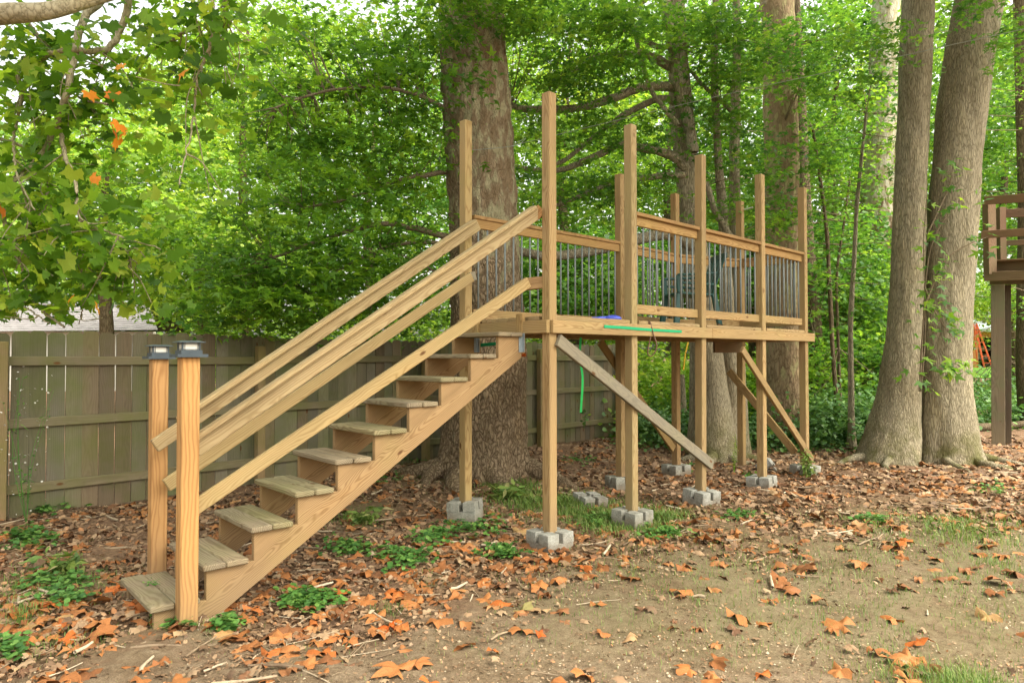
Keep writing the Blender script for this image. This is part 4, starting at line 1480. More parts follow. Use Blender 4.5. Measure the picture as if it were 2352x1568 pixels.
for nm_, lab, pts, Yt, r0, r1, mt in thin:
    rr = np.linspace(r0, r1, len(pts))
    path = [tp(x, y, Yt, r_) for (x, y), r_ in zip(pts, rr)]
    b0 = path[0]
    t_ = tree(nm_, lab, 'tree' if 'sap' not in nm_ and 'snag' not in nm_ else nm_.replace('_', ' '), (b0[0], b0[1], b0[2]))
    link('trunk', trunk_mesh(path, 20, .12, .006, (.25, .03), 4, int(r0 * 7)), None, M[mt], t_)
    if 'snag' in nm_: continue
    up_ = [q_ for q_ in path if q_[2] > 1.5]
    A = np.array([q_[:3] for q_ in up_])
    n_ = 55 if 'sap' in nm_ else 120
    sc = .45 if 'sap' in nm_ else 1.1
    cent = A[rng.integers(0, len(A), n_)] + rng.normal(0, sc, (n_, 3)) * np.array([1, .6, .8])
    pos, ct = sprays(cent, 14, .24)
    link('crown', leaves_mesh('crown', pos, rng.uniform(.06, .10, len(pos)), MAPLE, tilt=.38, tint=np.clip(ct * .6 + rng.uniform(0, .4, len(pos)), 0, 1), curl=.25), None, M['leaf_mid'], t_)
    ts = TubeSet(); twigs_for(cent, catmull(A, 30) if len(A) > 2 else A, ts, .007, .6)
    link('twigs', ts.mesh('twigs'), None, M['twig'], t_)['kind'] = 'stuff'

# --- overhanging sycamore at top left: limb, branches, large leaves
YO = 4.6
over = tree('sycamore_tree', 'sycamore at far left whose limb and big leaves overhang the fence', 'tree', (-5.4, 4.2, .1))
path = [(-5.4, 4.2, -.1, .34), (-5.4, 4.2, 1.2, .28), (-5.3, 4.25, 2.8, .25), (-5.25, 4.3, 4.2, .22), (-5.2, 4.3, 6.5, .16)]
link('trunk', trunk_mesh(path, 40, .08, .012, (.35, .15), 5, 51), None, M['bark_syc'], over)
ts = TubeSet(); anch = []
p = catmull([Vector((-5.28, 4.27, 3.3)), at(-260, 60, 4.3), at(0, 32, 4.2), at(110, 24, 4.2), at(225, -6, 4.3), at(420, -60, 4.5)], 40)
ts.add(p, np.linspace(.085, .03, len(p)), 14); LIMB = p
link('limb', ts.mesh('limb'), None, M['limb'], over)
ts = TubeSet()
br = [
    ([(300, -20), (285, 50), (250, 110), (185, 116), (125, 120), (75, 150), (40, 160), (-40, 140)], .026, .009),
    ([(240, -10), (190, 50), (172, 120), (158, 200), (135, 270), (100, 345), (65, 385), (10, 440), (15, 525), (45, 600), (75, 690), (145, 750)], .028, .008),
    ([(135, 270), (150, 360), (175, 425), (185, 500), (270, 540), (370, 570)], .016, .004),
    ([(470, -20), (440, 50), (415, 80), (350, 115), (310, 180), (280, 220)], .016, .005),
    ([(490, -20), (486, 90), (455, 180), (440, 300), (410, 425)], .014, .004),
    ([(45, 30), (85, 80), (120, 120)], .018, .014),
    ([(38, 160), (50, 225), (30, 320), (40, 400), (80, 480)], .014, .005),
    ([(-60, 300), (60, 340), (110, 420), (90, 470), (50, 490)], .014, .005),
    ([(185, 500), (190, 600), (188, 700), (182, 745)], .008, .003),
    ([(270, 540), (300, 600), (270, 640)], .006, .003),
    ([(-40, 560), (20, 560), (60, 520), (110, 470)], .009, .004),
    ([(520, -20), (515, 60), (490, 80)], .02, .012),
    ([(250, 240), (200, 230), (140, 200), (90, 200)], .008, .004),
    ([(-50, 660), (30, 690), (110, 740)], .008, .004),
]
for j, (pts, r0, r1) in enumerate(br):
    dd = rng.uniform(-.3, .5)
    p = catmull([at(x, y, YO + dd * (i / len(pts)) + .1 * math.sin(i * 1.3 + j)) for i, (x, y) in enumerate(pts)], 40)
    p += rng.normal(0, .004, p.shape)
    ts.add(p, np.linspace(r0, r1, len(p)), 7); anch.append(p)
    # side twigs
    for _ in range(7):
        i0 = rng.integers(5, len(p) - 2)
        e = p[i0] + np.array([rng.normal(0, .20), rng.normal(0, .12), rng.uniform(-.50, .02)])
        e[2] = max(e[2], CAMZ + .055 * p[i0][1])
        qd = catmull([p[i0], (p[i0] + e) / 2 + rng.normal(0, .03, 3), e], 8)
        ts.add(qd, np.linspace(.006, .0025, len(qd)), 4); anch.append(qd)
link('branches', ts.mesh('branches'), None, M['limb'], over)
A = np.concatenate(anch)
n_ = 1750
k_ = rng.integers(0, len(A), n_)
pos = A[k_] + rng.normal(0, 1, (n_, 3)) * np.array([.17, .16, .13])
# fill between the branches
extra = blob_pts([(120, 330, 4.9, 190, 300, .5, 1.0), (330, 200, 5.0, 200, 200, .5, 1.0), (130, 620, 4.8, 180, 120, .4, .8), (420, 120, 5.2, 130, 120, .4, .6), (-250, 350, 4.8, 260, 350, .5, .8), (300, 450, 5.2, 120, 150, .4, .3)], 110)
pos = np.concatenate([pos, extra])
n_ = len(pos)
kp = (CAMZ - pos[:, 2]) / pos[:, 1] * F + 816 < 735
pos = pos[kp]; n_ = len(pos)
sz = rng.uniform(.035, .078, n_)
score = sz / pos[:, 1]
px_ = pos[:, 0] / pos[:, 1] * F + 1176
score[(px_ < 0)] = 0
order = np.argsort(-score)
single = order[:300]; rest = order[300:]


SYCD = lobed([(-140, .62), (-104, .74), (-60, .92), (-28, .84), (0, 1.0), (24, .80), (58, .95), (100, .70), (138, .60)], notch=.93)


def syc_leaf_mesh(seed, curl=.25, dry=False):
    rs = np.random.default_rng(seed)
    T = (SYCD if dry and seed % 3 else SYC).copy()
    k = len(T)
    T[1:] *= (1 + rs.normal(0, .15 if dry else .07, (k - 1, 1)))
    if dry:
        T[:, 0] *= rs.uniform(.5, 1.05)
        T[:, 1] += T[:, 0] * rs.normal(0, .25)
    # inner ring at half size for curling
    c = T[0]
    inner = T[1:] * .52
    vs = [(0, 0, 0)]
    amp = .32 if dry else .12

    def zf(x, y):
        r_ = math.hypot(x, y)
        a_ = math.atan2(x, y)
        return curl * (-.6 * r_ * r_ + amp * r_ * math.sin(3 * a_ + seed) + amp * .7 * r_ * math.cos(5 * a_ + 2 * seed)) + (.10 * abs(x) if not dry else .16 * abs(math.sin(seed)) * abs(x))
    for x, y in inner: vs.append((x, y, zf(x, y)))
    for x, y in T[1:]: vs.append((x, y, zf(x, y) + rs.normal(0, .03 if not dry else .06)))
    n = k - 1
    fs = []
    for i in range(n - 1):
        fs.append((0, 1 + i, 2 + i))
        fs.append((1 + i, 1 + n + i, 2 + n + i, 2 + i))
    me = bpy.data.meshes.new('leaf')
    me.from_pydata(vs, [], fs)
    a_ = me.attributes.new('tint', 'FLOAT', 'FACE')
    a_.data.foreach_set('value', np.full(len(fs), rs.uniform(0, 1), np.float32))
    for f in me.polygons: f.use_smooth = True
    return me


slm = [syc_leaf_mesh(s_) for s_ in range(10)]
for me in slm: me.materials.append(M['leaf_syc'])


def leaf_frame(p, az, hang, tilt, size, roll=0.0):
    d = Vector((math.cos(az), math.sin(az), -hang)).normalized()
    n = Vector((random.gauss(0, tilt), random.gauss(0, tilt) - .35, 1))
    n = (n - d * n.dot(d)).normalized()
    s_ = d.cross(n)
    m_ = Matrix((s_, d, n)).transposed().to_4x4()
    for i in range(3):
        for j in range(3):
            m_[i][j] *= size
    m_.translation = Vector(p)
    return m_


for i in single:
    link('leaf', slm[int(i) % 10], leaf_frame(pos[i], random.uniform(0, 6.28), random.uniform(.2, 1.6), .6, sz[i] * 1.25), None, over)
link('leaves', leaves_mesh('leaves', pos[rest], sz[rest] * 1.15, SYC, normal=np.tile([0, -.35, 1], (len(rest), 1)), tilt=.6, curl=.3, hang=.8), None, M['leaf_syc'], over)['kind'] = 'stuff'
som = [syc_leaf_mesh(s_, .4) for s_ in range(20, 24)]
for me in som: me.materials.append(M['leaf_orange'])
for j, (x, y) in enumerate([(275, 285), (262, 300), (285, 305), (270, 322), (205, 212), (262, 214), (280, 148), (424, 163), (220, 405), (5, 478), (222, 702), (165, 680)]):
    link('orange_leaf', som[j % 4], leaf_frame(at(x, y, 4.35), random.uniform(0, 6.28), 1.2, .8, random.uniform(.05, .085)), None, over)

# --- unseen canopy added above the picture to keep sun off the yard
def unseen_shade_crown(t_, cx, cy, z0, z1, rx, ry, ncl, seed, limb_from, mt):
    r2 = np.random.default_rng(seed)
    g_ = r2.normal(0, 1, (ncl * 4, 3)); g_ = g_[(g_ ** 2).sum(1) < 4][:ncl] * .5
    cent = np.stack([cx + g_[:, 0] * rx, cy + g_[:, 1] * ry, (z0 + z1) / 2 + g_[:, 2] * (z1 - z0) / 2], 1)
    per = 60
    c = np.repeat(cent, per, 0)
    d = r2.normal(0, 1, (len(c), 3)); d /= np.linalg.norm(d, axis=1)[:, None]
    p = c + d * (.75 * r2.uniform(.3, 1, len(c)) ** .5)[:, None] * np.array([1.2, 1.2, .55])
    link('unseen_shade_crown', leaves_mesh('uc', p, r2.uniform(.7, 1.2, len(p)) * .17, SIMPLE, normal=d * .5 + np.array([0, 0, 1]), tilt=.4, r=r2), None, M[mt], t_)
    ts = TubeSet()
    for k in range(7):
        e = cent[r2.integers(0, len(cent))]
        a_ = np.array(limb_from)
        ts.add(catmull([a_, (a_ + e) / 2 + np.array([0, 0, .8]), e], 10), np.linspace(.14, .03, len(catmull([a_, (a_ + e) / 2, e], 10))), 8)
    link('unseen_shade_limbs', ts.mesh('ul'), None, M['twig'], t_)


unseen_shade_crown(big, 2.2, 3.6, 8.2, 12.5, 6.5, 5.0, 330, 71, (-.7, 9.1, 8.4), 'leaf_mid')
unseen_shade_crown(twin, 6.5, 6.5, 8.0, 12.0, 4.5, 4.5, 170, 72, (7.1, 10.5, 7.6), 'leaf_mid')

# --- far trees and woodland
FOL = {}


def far_crown(px, py, Y, rx, ry, rY, nclump, per, cr, size, mat, tb=0.0, low=0.0):
    r_ = rng
    cent = []
    while len(cent) < nclump:
        g_ = r_.uniform(-1, 1, 3)
        if (g_ ** 2).sum() > 1: continue
        cent.append(tuple(at(px + g_[0] * rx, py + g_[1] * ry, Y + g_[2] * rY)))
    cent = np.array(cent)
    n = nclump * per
    c = np.repeat(cent, per, 0)
    d = r_.normal(0, 1, (n, 3)); d /= np.linalg.norm(d, axis=1)[:, None]
    rad = cr * np.repeat(r_.uniform(.6, 1.3, nclump), per) * r_.uniform(.5, 1.0, n) ** .5
    p = c + d * rad[:, None] * np.array([1.15, 1.0, .62])
    ct = np.repeat(r_.uniform(0, 1, nclump), per)
    tint = np.clip(ct * .55 + r_.uniform(0, .45, n) + tb, 0, 1)
    nrm = d * .7 + np.array([0, 0, .8])
    return leaves_mesh('crown', p, r_.uniform(.6, 1.2, n) * size, DIAMOND, normal=nrm, tilt=.45, tint=tint, curl=.2)


ft = [
    # px, py, Y, rx, ry, rY, clumps, label, mat, trunk px
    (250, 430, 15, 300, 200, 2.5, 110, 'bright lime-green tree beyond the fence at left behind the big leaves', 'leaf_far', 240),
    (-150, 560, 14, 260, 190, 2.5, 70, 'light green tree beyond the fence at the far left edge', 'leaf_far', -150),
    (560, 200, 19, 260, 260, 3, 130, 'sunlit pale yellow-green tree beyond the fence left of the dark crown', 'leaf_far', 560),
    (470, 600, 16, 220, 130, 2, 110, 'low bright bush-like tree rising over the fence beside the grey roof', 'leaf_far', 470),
    (860, 450, 17, 260, 330, 3, 140, 'mid-green tree beyond the fence behind the dark maple sprays', 'leaf_mid', 850),
    (1290, 250, 17, 250, 300, 3, 150, 'bright tree behind the platform between the big trunk and the maple', 'leaf_far', 1300),
    (1330, 640, 15, 190, 110, 2, 110, 'leafy green undergrowth tree behind the platform balusters', 'leaf_mid', 1330),
    (1560, 300, 20, 220, 330, 3, 130, 'green tree far behind the grey maple stems', 'leaf_mid', 1540),
    (1700, 600, 17, 200, 150, 2, 110, 'green sapling thicket tree behind the right half of the platform', 'leaf_mid', 1730),
    (1900, 250, 18, 200, 300, 3, 150, 'dense green tree between the tall mottled sycamore and the twin trunks', 'leaf_mid', 1920),
    (1940, 650, 16, 170, 170, 2, 120, 'darker leafy tree behind the thin saplings', 'leaf_mid', 1950),
    (2330, 300, 19, 190, 330, 3, 150, 'green tree behind the playhouse at the right edge', 'leaf_mid', 2380),
    (2140, 450, 22, 120, 380, 3, 120, 'bright tree seen in the gap between the twin trunks', 'leaf_wood', 2150),
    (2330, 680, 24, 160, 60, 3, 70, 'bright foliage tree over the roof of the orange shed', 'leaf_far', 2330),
]
for (px, py, Yt, rx, ry, rY, nc, lab, mt, tpx) in ft:
    bt = at(tpx, 850, Yt)
    gz = ghf(bt.x, Yt)
    t_ = tree('background_tree', lab, 'tree', (bt.x, Yt, gz))
    top = at(tpx + 10, max(py - ry * .5, -200), Yt)
    pth = [(bt.x, Yt, gz - .1, .17), (bt.x + .05, Yt, gz + (top.z - gz) * .3, .14), (bt.x - .08, Yt, gz + (top.z - gz) * .65, .10), (top.x, Yt, top.z, .04)]
    link('trunk', trunk_mesh(pth, 16, .3, .008, (.3, .06), 4, int(abs(px)) % 97), None, M['bark_dark'], t_)
    link('crown', far_crown(px, py, Yt, rx, ry, rY, nc, 110, .62 * Yt / 17, .11, M[mt]), None, M[mt], t_)


def wood_wall(Y0, Y1, x0, x1, ytop, n, per, cr, size, mt, tb=0.0, seed=3):
    r_ = np.random.default_rng(seed)
    px = r_.uniform(x0, x1, n); Yq = r_.uniform(Y0, Y1, n)
    wav = np.where(px < 260, 230.0, np.where(px < 900, 60.0, ytop)) + 60 * np.sin(px / 170.0) + 40 * np.sin(px / 61.0 + 1)
    py = wav + (840 - wav) * r_.uniform(0, 1, n) ** .85
    Yq = np.where((px > 2100) & (py > 640), Yq + 24, Yq)
    cent = np.array([tuple(at(a_, b_, c_)) for a_, b_, c_ in zip(px, py, Yq)])
    N_ = n * per
    c = np.repeat(cent, per, 0)
    d = r_.normal(0, 1, (N_, 3)); d /= np.linalg.norm(d, axis=1)[:, None]
    rad = cr * np.repeat(r_.uniform(.6, 1.3, n), per) * r_.uniform(.4, 1.0, N_) ** .5
    p = c + d * rad[:, None] * np.array([1.2, 1.0, .7])
    ct = np.repeat(r_.uniform(0, 1, n), per)
    tint = np.clip(ct * .6 + r_.uniform(0, .4, N_) + tb, 0, 1)
    return leaves_mesh('wood', p, r_.uniform(.6, 1.2, N_) * size, DIAMOND, normal=d * .7 + np.array([0, 0, .8]), tilt=.45, tint=tint, curl=.2, r=r_)


o = link('far_woodland', wood_wall(27, 40, -500, 2900, -120, 2300, 80, 1.5, .26, 'leaf_wood'), None, M['leaf_wood'])
tag(o, 'far sunlit woodland closing off the view behind the yard and fence', 'woodland', kind='stuff')
# low undergrowth behind, at ground level
def under(x0, x1, Y0, Y1, h, n, per, size, mt, label, seed, templ=DIAMOND, cr=.3):
    r_ = np.random.default_rng(seed)
    Yq = r_.uniform(Y0, Y1, n); px = r_.uniform(x0, x1, n)
    xs = (px - 1176) / F * Yq
    zs = gh(xs, Yq) + r_.uniform(0, 1, n) ** 1.6 * h
    c = np.repeat(np.stack([xs, Yq, zs], 1), per, 0)
    N_ = n * per
    p = c + r_.normal(0, cr, (N_, 3)) * np.array([1, 1, .55])
    p[:, 2] = np.maximum(p[:, 2], gh(p[:, 0], p[:, 1]) + .01)
    ct = np.repeat(r_.uniform(0, 1, n), per)
    o = link(label[0], leaves_mesh('under', p, r_.uniform(.6, 1.2, N_) * size, templ, tilt=.5, tint=np.clip(ct * .6 + r_.uniform(0, .4, N_), 0, 1), curl=.2, r=r_), None, M[mt])
    return tag(o, label[1], label[2], kind='stuff')


under(1180, 1900, 13.2, 17, 1.5, 420, 60, .09, 'leaf_far', ('undergrowth', 'bright leafy undergrowth behind and below the platform', 'undergrowth'), 11, SIMPLE)
under(1460, 1900, 11.8, 14, .5, 260, 50, .07, 'ivy', ('ground_cover', 'low dark ivy on the rise behind the platform posts', 'ivy'), 12, SIMPLE)
under(1840, 2130, 11.9, 15, .75, 420, 50, .07, 'ivy', ('ground_cover', 'ivy bank below the saplings left of the twin trunks', 'ivy'), 13, SIMPLE)
under(2215, 2420, 14.5, 24, .35, 160, 50, .08, 'ivy', ('ground_cover', 'dark low ground plants behind the playhouse posts', 'ground cover'), 14, SIMPLE)
under(1850, 2120, 13.5, 18, 2.6, 260, 50, .09, 'leaf_mid', ('undergrowth', 'mid-green shrub layer behind the saplings on the right', 'undergrowth'), 15, SIMPLE)
under(430, 1500, 14, 22, 2.5, 420, 50, .10, 'leaf_far', ('undergrowth', 'light green shrub growth beyond the board fence', 'undergrowth'), 16)

# ================================================================ BUILDINGS
hs = thing('neighbour_house', 'grey shingle roof of a neighbouring house just over the fence at left', 'house', (-13.5, 24, .6))
YH = 22
e0 = at(-500, 765, YH); e1 = at(362, 757, YH); r0_ = at(-460, 690, YH + 4); r1_ = at(345, 704, YH + 4)
rows = 14
bm = bmesh.new()
for i in range(rows):
    a0 = e0.lerp(r0_, i / rows); a1 = e1.lerp(r1_, i / rows)
    b0 = e0.lerp(r0_, (i + 1) / rows); b1 = e1.lerp(r1_, (i + 1) / rows)
    dz = Vector((0, 0, .03))
    vs = [bm.verts.new(a0 + dz), bm.verts.new(a1 + dz), bm.verts.new(b1), bm.verts.new(b0), bm.verts.new(a0), bm.verts.new(a1)]
    bm.faces.new(vs[:4]); bm.faces.new((vs[0], vs[4], vs[5], vs[1]))
me = bpy.data.meshes.new('roof'); bm.to_mesh(me); bm.free()
link('roof', me, None, M['shingle'], hs)
board('ridge_cap', r0_ + Vector((0, 0, .03)), r1_ + Vector((0, 0, .03)), .25, .06, M['shingle'], hs)
board('wall', Vector((e0.x, YH + .4, 1.25)), Vector((e1.x - .3, YH + .4, 1.25)), .2, 2.4, M['house_wall'], hs)
back = (r1_ + Vector((0, 0, 0)))
bm = bmesh.new()
vs = [bm.verts.new(v) for v in (r0_, r1_, r1_ + Vector((0, 4, -.8)), r0_ + Vector((0, 4, -.8)))]
bm.faces.new(vs)
me = bpy.data.meshes.new('roof'); bm.to_mesh(me); bm.free()
link('roof', me, None, M['shingle'], hs)

YG = 42
gz0 = ghf(28, YG)
shed = thing('garden_shed', 'orange shed with pale metal roof and green trim across the lawn', 'shed', (30, YG, gz0))


def sx(px): return (px - 1176) / F * YG


def sz_(py): return at(1176, py, YG).z


def sbox(name, x0, x1, z0, z1, y0, y1, mat, parent=shed):
    me = box_mesh(x1 - x0, y1 - y0, z1 - z0, .01)
    return link(name, me, Matrix.Translation(((x0 + x1) / 2, (y0 + y1) / 2, (z0 + z1) / 2)), M[mat], parent)


zb = gz0 - .1
zt_ = sz_(760)
sbox('wall', sx(2190), sx(2247), zb, zt_, YG, YG + .15, 'orange_wall')
sbox('wall', sx(2247), sx(2331), sz_(776), zt_, YG, YG + .15, 'orange_wall')
sbox('wall', sx(2331), sx(2400), zb, zt_, YG, YG + .15, 'orange_wall')
sbox('wall', sx(2190), sx(2400), zb, zt_, YG + 3.8, YG + 3.95, 'dark_in')
sbox('wall', sx(2190) , sx(2190) + .15, zb, zt_, YG + .152, YG + 3.798, 'orange_wall')
sbox('wall', sx(2400) - .15, sx(2400), zb, zt_, YG + .152, YG + 3.798, 'orange_wall')
sbox('trim', sx(2225), sx(2230), zb, zt_, YG - .04, YG - .003, 'trim_green')
sbox('trim', sx(2330), sx(2336), zb, zt_, YG - .04, YG - .003, 'trim_green')
for k_ in range(12):
    xk = sx(2250) + k_ * .18
    if xk < sx(2329): sbox('siding_batten', xk, xk + .05, sz_(776), zt_, YG - .02, YG - .003, 'orange_wall')
# shelves and clutter inside
for zz_ in (.5, 1.0, 1.5):
    sbox('shelf', sx(2250), sx(2330), gz0 + zz_, gz0 + zz_ + .04, YG + 2.2, YG + 3.0, 'clutter_c')
    for k_ in range(9):
        x_ = sx(2252) + k_ * .23
        h_ = random.uniform(.15, .38)
        sbox('stored_box', x_, x_ + random.uniform(.1, .2), gz0 + zz_ + .042, gz0 + zz_ + .042 + h_, YG + 2.3, YG + 2.7, random.choice(['clutter_a', 'clutter_b', 'clutter_c', 'dark_in']))
# roof: front slope up to ridge
bm = bmesh.new()
xl, xr = sx(2180), sx(2420)
A0 = Vector((xl, YG - .5, sz_(753))); A1 = Vector((xr, YG - .5, sz_(770)))
B0 = Vector((xl, YG + 2, sz_(728) + .15)); B1 = Vector((xr, YG + 2, sz_(752) + .15))
C0 = Vector((xl, YG + 4.5, sz_(753))); C1 = Vector((xr, YG + 4.5, sz_(770)))
th = Vector((0, 0, -.12))
vs = [bm.verts.new(v) for v in (A0, A1, B1, B0, C1, C0, A0 + th, A1 + th, B1 + th, B0 + th, C1 + th, C0 + th)]
for f in ((0, 1, 2, 3), (3, 2, 4, 5), (6, 9, 8, 7), (9, 11, 10, 8), (0, 6, 7, 1), (5, 4, 10, 11), (0, 3, 9, 6), (3, 5, 11, 9), (1, 7, 8, 2), (2, 8, 10, 4)):
    bm.faces.new([vs[i] for i in f])
me = bpy.data.meshes.new('roof'); bm.to_mesh(me); bm.free()
link('roof', me, None, M['roof_metal'], shed)
# stepladder leaning at shed
ld = thing('stepladder', 'bright orange-red stepladder standing in front of the orange shed', 'ladder', (sx(2258), YG - 1.2, gz0))
YL = YG - 1.2


def lp(px, py, dy=0.0):
    v = at(px, py, YL + dy); return v


for a_, b_ in (((2236, 744), (2262, 845)), ((2243, 744), (2280, 845))):
    p0 = lp(*a_); p1 = lp(*b_); p1.z = ghf(p1.x, p1.y)
    board('rail', p0, p1, .05, .09, M['ladder'], ld)
for a_, b_ in (((2236, 746), (2246, 840)), ((2241, 746), (2262, 840))):
    p0 = lp(*a_, .3); p1 = lp(*b_, .9); p1.z = ghf(p1.x, p1.y)
    board('leg', p0, p1, .04, .06, M['ladder'], ld)
for k_ in range(6):
    f_ = (k_ + .7) / 6.4
    board('step', lp(2236 + 26 * f_, 744 + 101 * f_), lp(2243 + 37 * f_, 744 + 101 * f_), .09, .03, M['ladder'], ld)

# playhouse at right edge
YP = 12.3
ph_ = thing('wooden_playhouse', 'old brown wooden playhouse on tall legs cut by the right edge', 'playhouse', (9.0, YP, .2))


def pb_(name, x0, y0, x1, y1, d0, d1, w, h, color=None, mat='old_wood', up=(0, 0, 1)):
    return board(name, at(x0, y0, YP + d0), at(x1, y1, YP + d1), w, h, M[mat], ph_, up=up, color=color)


CU = (-.57, -.82, 0)
pb_('post', 2293, 1030, 2292, 655, 0, 0, .20, .10, (1.35, 1.45, 1.45, 1), up=CU)
pb_('post', 2312, 1028, 2311, 655, .16, .16, .15, .10, (.7, .7, .7, 1), up=CU)
pb_('post', 2275, 632, 2272, 465, -.1, -.1, .15, .14, (1.5, 1.3, 1.2, 1))
pb_('post', 2301, 598, 2299, 478, .9, .9, .12, .12, (1.1, .9, .8, 1))
pb_('rail', 2262, 462, 2460, 448, -.2, -1.2, .04, .14, (1.5, 1.2, 1.0, 1))
pb_('rail', 2300, 492, 2460, 484, .9, .4, .04, .16, (1.0, .8, .7, 1))
pb_('rail', 2255, 540, 2460, 528, -.2, -1.2, .04, .13, (1.7, 1.4, 1.2, 1))
pb_('rail', 2300, 560, 2460, 552, .9, .4, .04, .10, (1.0, .8, .7, 1))
pb_('rail_cap', 2276, 601, 2460, 592, 0, -1, .16, .03, (1.5, 1.2, 1.0, 1))
pb_('side_panel', 2278, 620, 2460, 613, .05, -.95, .04, .26, (1.25, 1.2, 1.0, 1))
pb_('rim_board', 2262, 636, 2460, 630, -.06, -1.06, .05, .16, (1.5, 1.4, 1.2, 1))
pb_('rim_board', 2275, 648, 2460, 645, .02, -.98, .05, .10, (1.1, 1.05, .9, 1))
pb_('deck_board', 2278, 640, 2460, 638, .5, -.4, .9, .04, (.8, .7, .6, 1))
# fallen log on the right
ts = TubeSet(); p = catmull([at(2225, 925, 14), at(2270, 905, 14.3), at(2350, 890, 14.6), at(2420, 880, 15)], 16)
p[:, 2] = gh(p[:, 0], p[:, 1]) + .08
ts.add(p, np.linspace(.09, .06, len(p)), 10)
tag(link('fallen_log', ts.mesh('log'), None, M['bark_dark']), 'dark fallen log lying behind the playhouse posts', 'log')

# ================================================================ GROUND COVER
r_ = np.random.default_rng(99)


def scatter(n, y0=2.3, y1=13.5, half=.95, power=1.0):
    """more samples near the viewer's end of the yard"""
    u = r_.uniform(0, 1, n)
    if power == 1.0:
        yy = y0 * (y1 / y0) ** u
    else:
        yy = y0 + (y1 - y0) * u ** power
    xx = r_.uniform(-half, half, n) * yy
    return xx, yy


def infront_of_fence(x, y):
    return ((x - FA[0]) * FN[0] + (y - FA[1]) * FN[1]) < -.02


def deck_clear(x, y):
    return np.ones(len(x), bool)


# litter chips
xx, yy = scatter(78000)
la = litter_amt(xx, yy)
keep = (r_.uniform(0, 1, len(xx)) < la * .95 + .42 * (1 - la)) & infront_of_fence(xx, yy)
xx, yy, la = xx[keep], yy[keep], la[keep]
n = len(xx)
size = r_.uniform(.012, .045, n) * (.42 + .65 * la) * np.clip(yy / 6, .8, 1.5)
pos = np.stack([xx, yy, gh(xx, yy) + r_.uniform(.004, .026, n) * (.4 + .6 * la)], 1)
CH = np.array([(0, -.5), (-.5, -.2), (-.35, .6), (.1, 1.0), (.5, .3), (.3, -.4)])
o = link('leaf_litter', leaves_mesh('litter', pos, size, CH, tilt=.5, tint=r_.uniform(0, 1, n) ** 1.1, curl=.4, r=r_), None, M['litter'])
tag(o, 'brown broken leaf litter covering the ground under the platform and by the fence', 'leaf litter', kind='stuff')
# larger dead leaves, flattened and torn
xx, yy = scatter(5200)
la = litter_amt(xx, yy)
keep = (r_.uniform(0, 1, len(xx)) < la * .9 + .10) & infront_of_fence(xx, yy)
xx, yy = xx[keep], yy[keep]
n = len(xx)
T_ = SYC.copy(); T_[:, 0] *= .8
pos = np.stack([xx, yy, gh(xx, yy) + r_.uniform(.01, .035, n)], 1)
o = link('dead_leaves', leaves_mesh('dead', pos, r_.uniform(.025, .075, n), T_, tilt=.32, tint=r_.uniform(0, .8, n), curl=.5, r=r_), None, M['litter'])
tag(o, 'brown torn dead leaves layered under the fresher orange ones', 'dead leaves', kind='stuff')
# pebbles and crumbs of earth on the bare soil
xx, yy = scatter(9000, 2.6, 8)
keep = r_.uniform(0, 1, len(xx)) < (1 - litter_amt(xx, yy))
xx, yy = xx[keep], yy[keep]
n = len(xx)
oc = np.array([(1, 0, 0), (0, 1, 0), (-1, 0, 0), (0, -1, 0), (0, 0, .7)])
s3 = r_.uniform(.002, .007, n) * np.where(r_.uniform(0, 1, n) > .97, 2.2, 1)
V = oc[None] * s3[:, None, None] * r_.uniform(.6, 1.3, (n, 5, 1)) + np.stack([xx, yy, gh(xx, yy) + .001], 1)[:, None, :]
V[..., 2] += 0
tri = np.array([0, 1, 4, 1, 2, 4, 2, 3, 4, 3, 0, 4])
o = link('pebbles', numpy_mesh('peb', V.reshape(-1, 3), (tri[None] + np.arange(n)[:, None] * 5).ravel(), np.full(4 * n, 3), np.repeat(r_.uniform(.3, 1, n), 4)), None, M['stick'])
tag(o, 'small pebbles and crumbs of earth on the bare soil', 'pebbles', kind='stuff')
# sticks and bark strips
ts = TubeSet()
xx, yy = scatter(2600)
la = litter_amt(xx, yy)
keep = (r_.uniform(0, 1, len(xx)) < la * .9 + .05) & infront_of_fence(xx, yy)
for x, y in zip(xx[keep], yy[keep]):
    ln = r_.uniform(.06, .30); a_ = r_.uniform(0, 3.14)
    rad = r_.choice([.002, .003, .004, .007, .011], p=[.28, .28, .2, .15, .09])
    d = np.array([math.cos(a_), math.sin(a_)]) * ln / 2
    z = ghf(x, y) + rad + .006
    bend = r_.normal(0, .1) * ln
    q_ = [(x - d[0], y - d[1], z + r_.uniform(0, .015)), (x + bend * .3, y + bend, z + .008), (x + d[0], y + d[1], z + r_.uniform(0, .02))]
    ts.add(catmull(q_, 6), np.array([rad, rad * 1.05, rad, rad * .9, rad * .8, rad * .7])[:len(catmull(q_, 6))], 5, tint=r_.uniform(0, 1))
o = link('sticks', ts.mesh('sticks'), None, M['stick'])
tag(o, 'dry sticks and curled bark strips strewn over the leaf litter', 'sticks', kind='stuff')
